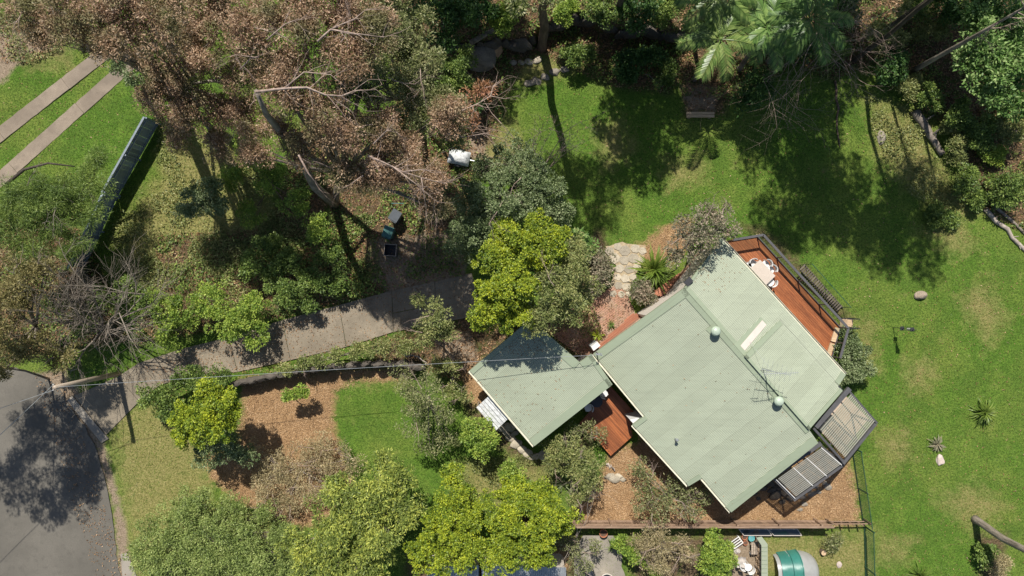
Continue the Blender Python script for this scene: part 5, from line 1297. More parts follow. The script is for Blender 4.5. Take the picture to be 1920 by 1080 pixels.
plant('olive_tree', 'dense olive-grey tree filling the gap right of the rust-brown gum', 'tree', (760, 190),
      [(740, 60, 70, 9.5, 1.6), (790, 130, 60, 9.5, 1.5), (720, 160, 65, 10, 1.5), (830, 200, 48, 9, 1.2), (770, 220, 55, 9, 1.2), (700, 10, 60, 10, 1.4), (650, 170, 45, 10, 1.2), (860, 250, 30, 8, .8)],
      'olive', trunk=.22, bare=4)
plant('gum_sapling', 'rust-tipped sapling reaching right towards the big grey boulder', 'tree', (800, 250),
      [(880, 195, 28, 7, .6), (905, 170, 18, 7.5, .5), (850, 235, 35, 7, .8)], 'rusty', trunk=.1, bare=6, dens=.8)
plant('grey_green_tree', 'rounded dense grey-green tree between the bush and the lawn', 'tree', (930, 400),
      [(950, 370, 72, 4.8, 1.7), (985, 330, 55, 4.6, 1.4), (900, 430, 62, 4.2, 1.4), (1020, 370, 48, 4.4, 1.3), (960, 300, 45, 4.2, 1.2), (890, 370, 40, 4, 1.2), (1035, 405, 38, 3.6, 1.0), (865, 455, 36, 3.6, 1), (910, 320, 32, 3.8, .9)], 'grey', trunk=.2, bare=2)
plant('yellow_green_tree', 'bright yellow-green tree shading the garage roof, largest of the yellow-green trees', 'tree', (955, 560),
      [(935, 560, 58, 5.8, 1.5), (985, 470, 52, 5.8, 1.5), (920, 480, 40, 5.6, 1.2), (965, 535, 50, 6.2, 1.4), (1030, 465, 45, 6.0, 1.2), (1010, 430, 32, 5.6, 1.0), (905, 595, 30, 5.4, 1.0), (950, 440, 34, 5.4, 1.0), (945, 605, 30, 5.4, .9), (985, 590, 30, 5.8, .9)], 'yellow', trunk=.2)
plant('olive_shade_tree', 'duller olive-green tree joined to the right of the yellow-green tree by the garage', 'tree', (1045, 560),
      [(1045, 545, 55, 5.8, 1.4), (1080, 500, 42, 5.0, 1.2), (1065, 580, 42, 5.0, 1.2), (1005, 590, 42, 5.8, 1.1), (1095, 545, 30, 3.8, .9), (1075, 455, 28, 3.6, .8)], 'mix', trunk=.18, bare=1)
plant('yellow_green_tree', 'small round yellow-green tree standing alone in the front garden', 'tree', (395, 785),
      [(385, 790, 50, 4.3, 1.1), (425, 755, 38, 4.3, 1.0), (350, 780, 32, 4.0, .9), (400, 735, 34, 4.1, .9), (355, 820, 26, 3.4, .7), (430, 790, 28, 4.0, .8)], 'yellow', trunk=.12)
plant('grey_shrub', 'grey-green shrub just below the lone yellow-green tree', 'shrub', (420, 840),
      [(395, 845, 34, 2.2, .7), (430, 835, 34, 2.6, .7), (460, 848, 26, 2.2, .5)], 'grey', trunk=.07, bare=1)
plant('dark_shrub', 'dark green bush left of the lone yellow-green tree at the driveway edge', 'shrub', (292, 750),
      [(285, 745, 28, 1.6, .8), (310, 770, 24, 1.4, .6), (325, 735, 24, 1.4, .6), (370, 705, 28, 1.4, .5), (410, 700, 26, 1.3, .5), (345, 712, 20, 1.2, .4)], 'mid', trunk=.07)
plant('sprawling_shrub', 'broad pale grey-green shrub mass at the bottom left beside the road', 'shrub', (390, 1010),
      [(310, 1000, 55, 1.9, .9), (400, 1000, 62, 2.2, 1.0), (370, 950, 45, 1.9, .8), (470, 1010, 55, 2.1, .9), (300, 1060, 50, 1.8, .8), (400, 1065, 55, 2.2, .9), (490, 1065, 50, 2.2, .9), (440, 955, 34, 1.8, .6), (270, 1040, 32, 1.4, .6), (530, 1000, 34, 2.0, .7), (350, 935, 26, 1.3, .5), (550, 1050, 40, 2.2, .8), (340, 1030, 50, 2.0, .8), (450, 1040, 50, 2.2, .8), (500, 960, 26, 1.4, .5)], 'verge', trunk=.1, dens=1.1)
plant('magnolia_tree', 'large-leaved green and yellow tree left of the bright yellow-green pair at the bottom', 'tree', (680, 970),
      [(690, 940, 62, 3.4, 1.2), (740, 910, 48, 3.4, 1.1), (630, 950, 52, 3.2, 1.1), (720, 990, 55, 3.5, 1.2), (640, 1010, 60, 3.4, 1.2), (600, 1060, 55, 3.2, 1.0), (760, 960, 34, 3.2, .8), (680, 1060, 55, 3.4, 1.0), (560, 1020, 40, 3.0, .8), (640, 900, 28, 3, .6), (720, 868, 24, 2.6, .6)], 'big', trunk=.16)
plant('yellow_green_tree', 'bright yellow-green tree at the bottom, left of the touching pair', 'tree', (850, 985),
      [(840, 985, 55, 3.9, 1.2), (855, 930, 40, 3.6, 1.0), (810, 1040, 48, 3.6, 1.1), (870, 1035, 38, 3.7, 1.0), (845, 890, 26, 3.0, .7), (890, 970, 28, 3.5, .8)], 'yellow', trunk=.16, seed=61)
plant('yellow_green_tree', 'bright yellow-green tree at the bottom, right and denser of the touching pair', 'tree', (985, 975),
      [(985, 980, 72, 4.2, 1.3), (930, 950, 40, 3.9, 1.1), (1030, 960, 45, 3.9, 1.1), (940, 1030, 46, 3.9, 1.1), (1010, 920, 36, 3.6, .9), (1000, 1025, 42, 3.9, 1.0), (965, 920, 32, 3.6, .8), (1055, 985, 22, 3.4, .6)], 'yellow', trunk=.17, seed=62)
plant('green_shrub', 'small lime-green shrub between the bright pair and the garage', 'shrub', (960, 880),
      [(955, 875, 24, 1.0, .5), (985, 895, 20, .9, .4)], 'lime', trunk=.05)
plant('round_tree', 'small round green tree by the white lean-to, dark shade beneath', 'tree', (895, 820),
      [(895, 805, 28, 2.3, .7), (880, 820, 20, 2.1, .6), (915, 820, 20, 2.1, .6), (905, 845, 22, 1.9, .7)], 'lime', trunk=.08)
plant('olive_shrub', 'olive twiggy shrub below the garage\'s south corner', 'shrub', (1070, 885),
      [(1060, 850, 34, 2.0, .8), (1095, 890, 36, 2.2, .9), (1090, 860, 28, 2.2, .7), (1040, 870, 26, 1.6, .6), (1080, 925, 26, 1.8, .7), (1030, 840, 20, 1.4, .4)], 'mix', trunk=.08, bare=5, seed=33)
plant('olive_shrub', 'thin grey-twigged bush overhanging the corner of the square deck', 'shrub', (1118, 822),
      [(1122, 815, 20, 1.5, .4), (1105, 800, 14, 1.4, .3), (1075, 805, 14, 1.3, .3)], 'sparse', trunk=.05, bare=5)
plant('sprawling_shrub', 'wide sparse olive shrub in the mulch below the house wall', 'shrub', (1250, 930),
      [(1215, 900, 36, 1.5, .6), (1250, 930, 45, 1.8, .7), (1290, 940, 36, 1.6, .6), (1220, 950, 36, 1.5, .6), (1280, 905, 30, 1.4, .5), (1195, 870, 20, 1.2, .4), (1320, 925, 20, 1.2, .4)], 'sparse', trunk=.07, bare=10, dens=1.1, seed=41)
plant('sprawling_shrub', 'grey-brown shrub spilling over the fence on the neighbour\'s side', 'shrub', (1240, 1025),
      [(1240, 1010, 40, 1.8, .7), (1270, 1030, 32, 1.7, .6), (1210, 1020, 32, 1.7, .6), (1230, 1055, 30, 1.4, .6)], 'dry', trunk=.07, bare=6, dens=1.6, seed=42)
plant('green_shrub', 'lime-edged shrub along the right side of the concrete patio', 'shrub', (1185, 1035),
      [(1178, 1022, 24, 1.3, .5), (1185, 1050, 20, 1.1, .5), (1225, 1070, 22, 1.1, .4), (1160, 1018, 14, .9, .3)], 'lime', trunk=.05)
plant('grey_shrub', 'sparse grey shrub left of the concrete patio', 'shrub', (1085, 1045),
      [(1085, 1030, 26, 1.6, .6), (1110, 1015, 18, 1.4, .4), (1090, 1065, 26, 1.5, .5), (1062, 1010, 20, 1.7, .5)], 'sparse', trunk=.06, bare=4, seed=43)
plant('bright_bush', 'glossy bright green bush beside the cluttered dirt patch', 'shrub', (1342, 1035),
      [(1342, 1032, 34, 1.5, .8), (1325, 1050, 26, 1.3, .6), (1362, 1050, 24, 1.3, .6), (1340, 1065, 28, 1.3, .6), (1330, 1008, 20, 1.2, .5)], 'lime', trunk=.07, dens=1.1)
plant('wispy_shrub', 'wispy grey-green shrub at the end of the paling fence', 'shrub', (1562, 1008), [(1565, 1010, 16, .6, .3), (1558, 1016, 12, .5, .25)], 'sparse', trunk=.03, dens=2)
plant('leaning_tree', 'thin yellowish olive tree growing over the driveway\'s lower side', 'tree', (825, 640),
      [(815, 590, 36, 3.6, .8), (800, 625, 30, 3.4, .7), (835, 610, 30, 3.4, .7), (790, 565, 20, 3.2, .5)], 'mix', trunk=.07, bare=4, dens=.75, seed=44)
plant('feathery_tree', 'dark feathery olive tree over the right end of the small lawn', 'tree', (805, 745),
      [(800, 735, 50, 3.8, .8), (780, 780, 40, 3.4, .7), (830, 775, 34, 3.2, .6), (765, 730, 34, 3.2, .5), (755, 700, 26, 3.0, .5), (835, 820, 26, 2.0, .6), (805, 840, 22, 1.8, .5)], 'sparse', trunk=.08, dens=1.3, bare=2, seed=45)
plant('scrappy_bush', 'scrappy brown and green bush between the feathery tree and the garage', 'shrub', (850, 700),
      [(850, 690, 24, 1.3, .5), (865, 740, 20, 1.2, .4), (845, 720, 20, 1.2, .4), (820, 680, 20, 1.2, .4)], 'mix', trunk=.05, bare=6, dens=.7, seed=46)
plant('twiggy_shrub', 'large half-bare tan shrub in the middle of the mulch', 'shrub', (560, 880),
      [(550, 870, 55, 1.1, .4), (600, 840, 44, 1.0, .4), (510, 910, 46, 1.1, .4), (630, 920, 36, 1, .3), (540, 940, 36, 1, .3), (660, 860, 26, .8, .3), (480, 850, 24, .9, .3), (580, 910, 34, 1.0, .4), (500, 870, 26, .9, .3), (620, 880, 28, .9, .3)], 'dry', trunk=.05, bare=20, dens=1.6, seed=47, twig_len=1.0)
plant('lime_sprig', 'narrow lime-green sapling branch over the orange mulch', 'sapling', (555, 752), [(540, 742, 11, 1.6, .2), (556, 739, 12, 1.7, .2), (572, 733, 11, 1.6, .2)], 'lime', trunk=.03, dens=1.1)
plant('hedge', 'low straggling green hedge along the lower edge of the driveway', 'hedge', (610, 672),
      [(570, 685, 18, 1.1, .4), (600, 676, 17, 1.2, .4), (632, 668, 18, 1.3, .4), (664, 664, 18, 1.2, .4), (690, 655, 20, 1.3, .4), (720, 648, 22, 1.5, .5), (745, 645, 22, 1.5, .5), (540, 692, 14, .9, .3), (768, 652, 20, 1.4, .5)], 'mix', trunk=.04, bare=3, dens=.9, seed=48)
plant('deck_hedge', 'round grey-green hedge at the far end of the long deck', 'shrub', (1594, 670),
      [(1600, 665, 34, 1.1, .6), (1590, 700, 30, 1.0, .5), (1612, 690, 22, .9, .4), (1592, 640, 22, .9, .4)], 'grey', trunk=.06, dens=1.1)
plant('bottlebrush', 'airy grey-pink tree leaning over the north corner of the house roof', 'tree', (1290, 440),
      [(1310, 420, 46, 4.4, .8), (1350, 410, 30, 4.2, .6), (1280, 445, 36, 4.0, .8), (1330, 440, 34, 4.3, .6), (1295, 480, 30, 3.8, .6), (1365, 435, 20, 4.2, .4), (1265, 475, 24, 3.4, .5)], 'pink', trunk=.1, bare=6, dens=.95)
plant('lavender_bush', 'rounded grey-purple bush left of the flagstone path', 'shrub', (1130, 510), [(1130, 495, 26, .9, .5), (1128, 520, 26, .9, .5), (1118, 540, 18, .7, .4), (1115, 478, 16, .7, .3)], 'pink', trunk=.05, dens=1.3, seed=51)
plant('lavender_bush', 'rounded grey-purple bush right of the flagstone path below the strappy plant', 'shrub', (1202, 545), [(1200, 540, 24, .8, .4), (1215, 555, 20, .8, .4), (1190, 552, 16, .7, .3)], 'pink', trunk=.05, dens=1.3, seed=52)
plant('white_flower_bush', 'small bush with pale flecks on the edge of the lawn by the olive-green tree', 'shrub', (1100, 450), [(1085, 450, 16, 1.2, .4), (1098, 465, 12, 1.0, .3)], 'pale', trunk=.04)
# left side
plant('she_oak', 'feathery dark green she-oak spreading over the neighbour\'s lawn at the left', 'tree', (95, 430),
      [(120, 375, 55, 4.2, .8), (60, 360, 50, 4.5, .8), (160, 400, 40, 3.8, .7), (85, 420, 55, 4.2, .9), (175, 345, 34, 3.6, .5), (20, 410, 50, 4.4, .9), (140, 460, 36, 3.6, .7), (60, 480, 45, 3.8, .8), (190, 300, 22, 3.4, .35)], 'feather', trunk=.16, bare=5, dens=1.1,
      extra=EXT([(25, 430, 3.4), (12, 345, 4.6), (45, 318, 5.0), (90, 306, 5.1), (140, 312, 4.8)], .12, .03))
plant('wattle_tree', 'yellow-brown wattle leaning over the road\'s top edge at the left', 'tree', (60, 620),
      [(40, 520, 50, 5, 1.0), (80, 505, 34, 4.5, .8), (20, 570, 45, 5, 1.0), (70, 650, 45, 4.0, .9), (30, 640, 45, 4.4, 1.0), (120, 665, 32, 3.4, .7), (10, 690, 34, 4, .7), (60, 560, 30, 4.4, .6)], 'gold', trunk=.14, bare=7)
plant('road_gum', 'gum tree at the road\'s edge whose crown is beyond the left of the picture', 'tree', (92, 712),
      [(-190, 655, 95, 10, 1.5), (-300, 560, 90, 10.5, 1.5), (-120, 600, 70, 9, 1.2), (-140, 745, 70, 9, 1.0), (-60, 560, 40, 8, .8), (-350, 690, 80, 10, 1.2), (-230, 780, 60, 9.5, 1.0)], 'olive', trunk=.065, dens=1.0, seed=71)
plant('green_thicket', 'bright leafy thicket on the upper side of the driveway, nearest the road', 'shrub', (420, 600),
      [(440, 600, 48, 1.9, .8), (400, 560, 40, 1.8, .7), (350, 580, 44, 1.8, .8), (480, 570, 36, 1.6, .6), (320, 620, 32, 1.5, .6), (300, 580, 34, 1.6, .6), (480, 625, 30, 1.5, .5)], 'lime', trunk=.08, dens=.95, seed=72)
plant('fern_thicket', 'mixed green shrub thicket above the driveway below the gum shadow', 'shrub', (570, 510),
      [(540, 490, 36, 1.5, .6), (590, 520, 36, 1.4, .6), (530, 540, 40, 1.5, .6), (620, 480, 30, 1.3, .5), (470, 500, 36, 1.4, .6), (500, 460, 30, 1.2, .5), (640, 530, 30, 1.1, .5), (580, 560, 24, 1.1, .4)], 'mid', trunk=.07, dens=1.0, seed=73)
plant('dark_bush', 'dense grey-leaved bush with black shadow in the middle of the scrub', 'shrub', (380, 390),
      [(385, 370, 36, 2.8, .7), (360, 395, 28, 2.6, .6), (415, 380, 24, 2.6, .5), (400, 350, 22, 2.5, .5)], 'grey', trunk=.1, seed=74)
plant('understory_bush', 'pale green understory bush beneath the rust-brown gum', 'shrub', (500, 330),
      [(470, 280, 36, 2.0, .7), (510, 340, 40, 2.0, .7), (440, 330, 30, 1.8, .6), (560, 380, 34, 1.8, .6), (600, 430, 34, 1.6, .6), (470, 400, 28, 1.4, .5)], 'lime', trunk=.07, dens=.8, seed=75)
plant('understory_bush', 'small green tree beside the upper end of the wheel strips', 'shrub', (240, 150), [(225, 130, 24, 3.0, .5), (260, 150, 26, 3.2, .6), (285, 175, 22, 3, .5)], 'grey', trunk=.07, dens=.8, seed=76)
plant('understory_bush', 'loose green shrub in the left corner between the fence and the driveway', 'shrub', (220, 560),
      [(200, 560, 36, 1.6, .6), (240, 540, 34, 1.6, .6), (160, 600, 36, 1.6, .6), (270, 560, 28, 1.5, .5), (110, 560, 34, 1.6, .6)], 'mid', trunk=.06, dens=.6, seed=77)
# bare tree
def bare_tree(label, base, tips, h, r0, bark, seed, spread=.5, n=4, depth=3, name='bare_tree'):
    r = np.random.default_rng(seed); b = gpt(*base); t = thing(name, label, 'tree', b); mb = MB(); f = b+Vector((0, 0, h*.35)); mb.tube([b-Vector((0, 0, .1)), f], [r0, r0*.8], 8); mb.build('trunk', B_[bark], t, smooth=True, world=True); mb = MB()
    for (x, y, z) in tips:
        e = W(x, y, z+b.z); d = e-f; branch(mb, f, d, d.length, r0*.55, depth, r, spread, n, seg=5)
    mb.build('branches', B_[bark], t, smooth=True, world=True); return t
bare_tree('bare grey tree with spreading twigs above the driveway mouth', (215, 610), [(100, 590, 4), (130, 630, 3.8), (150, 560, 4), (200, 540, 3.6), (280, 560, 3.4), (290, 610, 3.2), (170, 660, 3.6), (230, 650, 3), (120, 610, 4.2)], 3.2, .12, 'grey', 5, .45, 5)
bare_tree('bare pale twiggy tree hanging over the shaded lawn right of the palms', (1520, 70), [(1480, 160, 3.6), (1510, 170, 3.4), (1560, 60, 4), (1590, 90, 3.8), (1540, 130, 3.6), (1580, 140, 3.2), (1500, 120, 3.8), (1560, 20, 4.2), (1600, 40, 3.4), (1575, 60, 3)], 3.4, .055, 'pink', 6, .55, 4)
bare_tree('leafless pink-grey twiggy tree at the lawn edge above the grey-green tree', (1010, 330), [(960, 240, 4), (1000, 260, 3.6), (1050, 290, 3), (1040, 260, 3.2), (985, 300, 3.4), (940, 270, 4)], 2.6, .07, 'pink', 7, .55, 4)
bare_tree('slender dead wood at the patio\'s left fence corner', (1080, 1000), [(1100, 950, 2.2), (1120, 945, 2), (1060, 1040, 2), (1085, 1050, 1.8)], 1.5, .05, 'white', 9, .4, 3)
# tall trunks
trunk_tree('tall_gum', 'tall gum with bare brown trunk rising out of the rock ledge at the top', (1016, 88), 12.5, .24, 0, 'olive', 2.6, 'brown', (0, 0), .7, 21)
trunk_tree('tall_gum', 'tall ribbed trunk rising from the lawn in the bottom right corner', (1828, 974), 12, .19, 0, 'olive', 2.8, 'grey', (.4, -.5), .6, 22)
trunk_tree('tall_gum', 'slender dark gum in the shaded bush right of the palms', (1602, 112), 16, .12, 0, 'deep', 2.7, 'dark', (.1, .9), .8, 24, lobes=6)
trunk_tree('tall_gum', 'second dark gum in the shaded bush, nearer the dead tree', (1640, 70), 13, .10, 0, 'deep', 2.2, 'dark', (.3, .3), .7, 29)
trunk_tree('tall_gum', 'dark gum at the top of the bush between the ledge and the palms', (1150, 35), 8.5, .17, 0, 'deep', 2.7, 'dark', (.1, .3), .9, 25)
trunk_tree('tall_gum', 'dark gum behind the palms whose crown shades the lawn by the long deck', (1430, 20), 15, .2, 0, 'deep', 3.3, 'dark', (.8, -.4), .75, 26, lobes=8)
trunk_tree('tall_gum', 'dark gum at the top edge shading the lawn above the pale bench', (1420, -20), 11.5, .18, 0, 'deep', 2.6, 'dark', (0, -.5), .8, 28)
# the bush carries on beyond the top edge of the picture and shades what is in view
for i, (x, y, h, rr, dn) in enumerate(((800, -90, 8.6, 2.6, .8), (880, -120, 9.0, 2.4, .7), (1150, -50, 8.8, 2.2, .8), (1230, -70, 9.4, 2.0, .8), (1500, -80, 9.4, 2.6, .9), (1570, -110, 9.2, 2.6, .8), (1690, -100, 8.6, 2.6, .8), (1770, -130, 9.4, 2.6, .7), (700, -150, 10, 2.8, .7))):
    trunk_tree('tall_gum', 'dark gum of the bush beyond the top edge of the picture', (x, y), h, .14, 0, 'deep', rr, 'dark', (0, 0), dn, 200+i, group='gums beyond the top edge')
# dead tree leaning over the right
dt = thing('dead_tree', 'tall grey dead tree leaning out over the light green scrub at the right', 'tree', gpt(1703, 138)); b = gpt(1703, 138); top = b+Vector((.15, .25, 9.3)); mb = MB()
mb.tube([b-Vector((0, 0, .1)), b.lerp(top, .3), b.lerp(top, .6)+Vector((.05, 0, 0)), top], [.17, .13, .10, .04], 8); mb.build('trunk', B_['grey'], dt, smooth=True, world=True); mb = MB(); r = np.random.default_rng(2)
for k, q in enumerate((.62, .7, .78, .84, .9, .95)):
    mb = MB(); branch(mb, b.lerp(top, q), Vector((r.normal(), r.normal(), .5)), 1.1-.08*k, .03, 2, r, .6, 3); mb.build('branch', B_['pink'], dt, smooth=True, world=True)

# palms
palm('front palm with pale arching fronds above the sleeper bench', (1302, 148), 5.0, 9, 2.6, L_['palm'], 31, (.0, .5), [187, 150, 118, 92, 60, 25, 350, 282, 243])
palm('dark palm just right of the front palm', (1385, 130), 4.6, 10, 2.5, L_['palmd'], 32, (0, .7))
palm('dark palm at the right of the palm group with one yellowing frond', (1440, 115), 5.0, 10, 2.6, L_['palmd'], 33, (.3, .5))
palm('palm at the top edge of the picture behind the front palm', (1310, 45), 4.8, 10, 2.4, L_['palm'], 34, (-.1, .1))
palm('small palm in the shade at the very top right of the palm group', (1405, 30), 4.4, 9, 2.3, L_['palmd'], 35)

# bush at top and right
def shrubs(rows):
    for (name, lab, cat, px, py, rad, h, kind, seed) in rows:
        rr = np.random.default_rng(seed); lb = [(px, py, rad*.62, h, .45*h)]
        for k in range(4): a = rr.uniform(0, 6.28); lb.append((px+rad*.62*math.cos(a), py+rad*.62*math.sin(a), rad*rr.uniform(.38, .55), h*rr.uniform(.7, 1), .35*h))
        plant(name, lab, cat, (px, py), lb, kind, trunk=.05+.02*h, seed=seed)
shrubs([
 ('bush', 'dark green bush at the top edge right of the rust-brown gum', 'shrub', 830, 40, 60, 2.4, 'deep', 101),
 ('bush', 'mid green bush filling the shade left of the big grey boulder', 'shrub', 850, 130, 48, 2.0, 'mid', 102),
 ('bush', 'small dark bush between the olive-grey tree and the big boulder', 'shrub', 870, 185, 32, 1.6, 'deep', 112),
 ('bush', 'yellow-green bush at the top edge above the curved dead branch', 'shrub', 950, 25, 42, .9, 'lime', 103),
 ('bush', 'green bush on top of the ledge right of the tall brown trunk', 'shrub', 1120, 15, 48, 1.6, 'mid', 104),
 ('bush', 'dark bush on the ledge top midway between trunk and palms', 'shrub', 1200, 25, 44, 1.8, 'deep', 105),
 ('bush', 'leafy bush hugging the foot of the ledge right of the tall trunk\'s shadow', 'shrub', 1085, 100, 30, 1.2, 'mid', 106),
 ('bush', 'dark glossy bush in the shade below the palms', 'shrub', 1420, 180, 44, 1.8, 'deep', 107),
 ('bush', 'dark thicket behind the palms at the top edge', 'shrub', 1480, 20, 52, 2.0, 'deep', 108),
 ('bush', 'low brown-green bush left of the dead tree\'s base', 'shrub', 1660, 70, 36, 1.2, 'mix', 109),
 ('bush', 'low dry bush below the dead tree near the top right', 'shrub', 1745, 60, 34, .9, 'mix', 110),
 ('bush', 'dark bush at the top edge left of the light green tree', 'shrub', 1775, 10, 40, 1.8, 'deep', 111),
 ('bush', 'small dark shrub on the lawn edge beside the mossy log', 'shrub', 1745, 190, 28, .9, 'mid', 113),
 ('bush', 'dark shrub below the light green tree in the right-hand scrub', 'shrub', 1800, 215, 34, 1.1, 'mid', 114),
 ('bush', 'grey-green shrub above the pair of pale logs', 'shrub', 1815, 345, 34, .9, 'mid', 115),
 ('bush', 'rounded dense green bush above the thinner pale log at the right edge', 'shrub', 1885, 345, 42, 1.1, 'mid', 116),
 ('bush', 'small green shrub where the pair of pale logs begins', 'shrub', 1835, 378, 20, .6, 'mid', 117),
 ('bush', 'pale feathery fern patch in the right-hand scrub', 'fern', 1790, 265, 40, .6, 'mix', 118),
 ('bush', 'bright yellow-green fern in the right-hand scrub', 'fern', 1855, 290, 24, .5, 'lime', 119),
 ('bush', 'brown and green scrub at the right edge below the light green tree', 'shrub', 1900, 250, 40, .8, 'mix', 120),
 ('bush', 'low tangled weeds on the lawn beside the pair of logs', 'shrub', 1765, 408, 30, .3, 'mid', 121),
 ('bush', 'dry reddish shrub in the bottom right corner below the ribbed trunk', 'shrub', 1868, 1062, 26, .7, 'dry', 122),
 ('bush', 'green spiky clump in the bottom right corner left of the dry reddish shrub', 'shrub', 1842, 1040, 22, .6, 'mid', 123),
 ('bush', 'dark shrub at the top edge between the palms and the slender gums', 'shrub', 1560, 15, 44, 1.4, 'deep', 126),
 ('bush', 'brownish twiggy bush at the top edge above the dead tree\'s base', 'shrub', 1690, 20, 40, 1.2, 'mix', 127),
 ('bush', 'shaded shrub beside the slender gums where the lawn begins', 'shrub', 1560, 100, 34, 1.1, 'mid', 128),
 ('bush', 'dark bush at the top edge between the curved branch and the tall brown trunk', 'shrub', 1060, 20, 26, .8, 'lime', 129),
 ('bush', 'dark shrub in the litter right of the bush hugging the ledge foot', 'shrub', 1210, 105, 30, 1.1, 'deep', 130),
 ('bush', 'low grey scrub between the light green tree and the mossy log', 'shrub', 1700, 165, 26, .7, 'mix', 131),
 ('bush', 'broad low scrub patch at the right edge above the fern', 'shrub', 1830, 250, 38, .8, 'mid', 132),
 ('bush', 'dense dark bush at the top edge left of the yellow-green bush', 'shrub', 895, 30, 34, 1.6, 'deep', 133),
 ('bush', 'dark green bush spreading on the ledge top beside the palms', 'shrub', 1250, 20, 38, 1.6, 'mid', 134),
 ('bush', 'dark bush between the two dark palms and the bare pale twigs', 'shrub', 1480, 95, 40, 1.5, 'deep', 135),
 ('bush', 'leafy dark bush just left of the dead tree\'s foot', 'shrub', 1665, 125, 34, 1.1, 'deep', 136),
 ('bush', 'mid green bush at the top edge above the dead tree\'s foot', 'shrub', 1730, 15, 38, 1.4, 'mid', 137),
 ('bush', 'small leafy plant in the dark litter left of the pale bench', 'shrub', 1250, 140, 24, .8, 'mid', 124),
 ('bush', 'leafy climber at the top of the lawn behind the ledge foot', 'shrub', 1165, 130, 30, .9, 'deep', 125),
])
plant('light_green_tree', 'large light green broadleaf tree at the top right corner', 'tree', (1850, 110),
      [(1840, 60, 55, 3.4, 1.2), (1890, 40, 50, 3.6, 1.2), (1850, 120, 55, 3.2, 1.1), (1900, 110, 50, 3.4, 1.1), (1870, 175, 50, 2.8, 1.0), (1830, 20, 40, 3.2, 1.0), (1905, 190, 40, 2.8, .9), (1820, 100, 36, 2.8, .8)], 'pale', trunk=.18, dens=1.1)
# strappy plants
strap_plant('cordyline', 'large strappy green plant between the flagstone path and the house', 'plant', (1222, 506), 120, 1.65, .10, L_['strap'], .5, 1.1, seed=1)
strap_plant('agave', 'round spiky yellow-green clump on the open lawn at the right', 'plant', (1841, 772), 120, .95, .07, L_['strap'], .15, .9, seed=2)
strap_plant('agave', 'small grey spiky plant above the pinkish white rock', 'plant', (1754, 832), 60, .62, .06, L_['pink'], .1, .8, seed=3)
strap_plant('agave', 'spiky green clump cut by the bottom edge of the lawn', 'plant', (1722, 1076), 60, .9, .06, L_['strap'], .1, .9, seed=4)
strap_plant('bromeliad', 'bright yellow-centred bromeliad beside the narrow walkway', 'plant', (1118, 628), 26, .55, .08, L_['yellow'], .1, .8, seed=5)
strap_plant('bromeliad', 'small dark green tuft in the bed beside the brick paving', 'plant', (1145, 608), 24, .4, .05, L_['mid'], .1, .8, seed=6)
strap_plant('flax', 'dark green grassy clump at the left corner of the neighbour\'s garden bed', 'plant', (1150, 1022), 44, .7, .04, L_['mid'], .1, .9, seed=7)
strap_plant('flax', 'bluish strappy clump under the olive shrub below the garage', 'plant', (1055, 905), 30, .8, .05, L_['grey'], .1, .9, seed=8)

# ------------------------------------------------------------------ ground litter, grass, weeds (uncountable)
def scatter(name, px_polys, n, size, mat, h, seed, rx=1.0, upw=.8, zone=None, base_z=.01):
    r = np.random.default_rng(seed); A = [abs(sum(p[i][0]*p[(i+1) % len(p)][1]-p[(i+1) % len(p)][0]*p[i][1] for i in range(len(p)))) for p in px_polys]; tot = sum(A)
    P = np.vstack([fillpoly_px(p, int(n*a/tot)+1, r) for p, a in zip(px_polys, A)])
    if zone is not None: P = P[r.random(len(P)) < zone(P[:, 0], P[:, 1])]
    z = terrain(P[:, 0], P[:, 1])+r.random(len(P))**2*h+base_z; Q = np.column_stack([P, z]); o = unit(len(Q), r); o[:, 2] = np.abs(o[:, 2])*.4
    V = leaf_quads(Q, o, size[0], size[1], r, upw, .8); return tag(link(name, npmesh(name, V, 4, mat)), kind='stuff')
hard = [wpoly(p) for p in (road_px, TOP+BOT[::-1], [(-120, 331), (245, 47), (245, 77), (-120, 361)], [(-100, 411), (275, 77), (275, 107), (-100, 441)])]
def nothard(x, y):
    m = np.ones(len(x))
    for p in hard: m[sdist(x, y, p) > -.05] = 0
    return m
FR = [(-20, -20), (1940, -20), (1940, 1100), (-20, 1100)]
def lawnz(x, y): return np.clip(1-zval('litter', x, y)*1.1-zval('mulch', x, y)*1.3-zval('bare', x, y), 0, 1)*nothard(x, y)
# upright grass blades
def blades(name, n, h, wd, mat, seed, zone, poly=FR):
    r = np.random.default_rng(seed); P = fillpoly_px(poly, n, r); P = P[r.random(len(P)) < zone(P[:, 0], P[:, 1])]; n = len(P)
    z = terrain(P[:, 0], P[:, 1]); a = r.uniform(0, 6.28, n); hh = h*r.uniform(.5, 1.3, n); ln = r.normal(size=(n, 2))*.6*hh[:, None]
    d = np.column_stack([np.cos(a), np.sin(a), np.zeros(n)])*wd/2; B0 = np.column_stack([P, z-.005]); T = B0+np.column_stack([ln, hh])
    V = np.stack([B0-d, B0+d, T], 1).reshape(-1, 3); return tag(link(name, npmesh(name, V, 3, mat)), kind='stuff')
blades('grass', 330000, .075, .03, L_['blade'], 1, lawnz)
blades('dry_grass', 90000, .12, .03, L_['bladedry'], 2, lambda x, y: np.clip(zval('dry', x, y), 0, 1)*lawnz(x, y)+.04*lawnz(x, y))
scatter('leaf_litter', ZONES['litter'][:5]+ZONES['litter'][5:10], 60000, (.14, .06), L_['litter'], .08, 3, zone=lambda x, y: nothard(x, y))
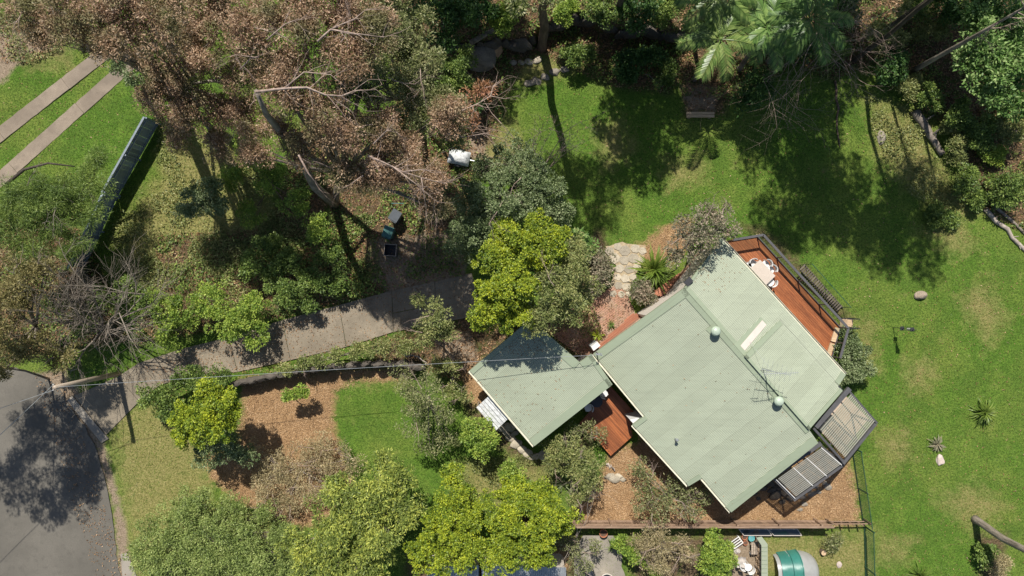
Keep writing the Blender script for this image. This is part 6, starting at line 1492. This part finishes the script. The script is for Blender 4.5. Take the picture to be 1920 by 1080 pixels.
scatter('fallen_leaves', [[(200, 700), (880, 510), (900, 620), (300, 760)], [(240, 700), (560, 600), (820, 520), (830, 535), (560, 625), (260, 715)], [(300, 712), (560, 665), (820, 600), (830, 612), (560, 682), (310, 725)], [(1380, 450), (1420, 445), (1570, 620), (1555, 660)], [(1080, 540), (1200, 540), (1150, 680), (1080, 680)], [(60, 690), (120, 700), (240, 1080), (180, 1080)]], 5200, (.09, .05), L_['litter'], .02, 5, base_z=.085)
scatter('lawn_leaves', [[(1200, 200), (1700, 230), (1920, 500), (1920, 1080), (1640, 1080), (1580, 500), (1000, 480), (1000, 150)], [(0, 80), (200, 120), (280, 250), (150, 420), (0, 400)]], 3000, (.09, .05), L_['litter'], .03, 55, zone=nothard)
scatter('bark_chips', ZONES['mulch']+[wob(p, 14, 20, i) for i, p in enumerate(ZONES['mulch'][:3])], 75000, (.08, .03), L_['chips'], .04, 6)
und = [p for p in ZONES['litter'][0:3]+[ZONES['litter'][4]]+ZONES['litter'][6:7]+ZONES['litter'][8:9]]
def patchy(x, y): return (np.sin(x*1.3+y*.7)+np.sin(x*.6-y*1.7+1)+np.sin(x*2.3+2)*np.sin(y*2.1) > .2)*.9+.1
scatter('ground_creeper', und, 90000, (.15, .085), L_['mid'], .32, 7, zone=lambda x, y: patchy(x, y)*nothard(x, y))
scatter('low_weeds', [ZONES['dry'][1], ZONES['dry'][2], ZONES['dry'][16], ZONES['litter'][7], ZONES['litter'][9], [(230, 420), (700, 400), (720, 540), (260, 640)]], 60000, (.13, .06), L_['mix'], .28, 8, zone=lambda x, y: patchy(x+3, y)*nothard(x, y))

r = np.random.default_rng(77)
def roof_leaves(parent, plane, px, n):
    P = fillpoly_px(px, n, r); Q = []
    for x, y in P: v = plane.px(x*PPM+960, 540-y*PPM); Q.append((v.x, v.y, v.z+.03))
    Q = np.array(Q); o = unit(len(Q), r); o[:, 2] = np.abs(o[:, 2])*.2
    tag(link('fallen_leaves', npmesh('fallen_leaves', leaf_quads(Q, o, .08, .04, r, 1.4, .6), 4, L_['litter']), parent, world=True), kind='stuff')
roof_leaves(garage, GR, [(881, 695), (995, 598), (1087, 680), (1002, 836)], 160)
roof_leaves(garage, GR, [(930, 655), (995, 600), (1050, 650), (990, 670)], 200)
roof_leaves(house, NE, [(1300, 530), (1352, 450), (1400, 505), (1340, 560)], 90)
roof_leaves(house, SW, swp[:2]+[(1518, 807), (1371, 955)], 70)
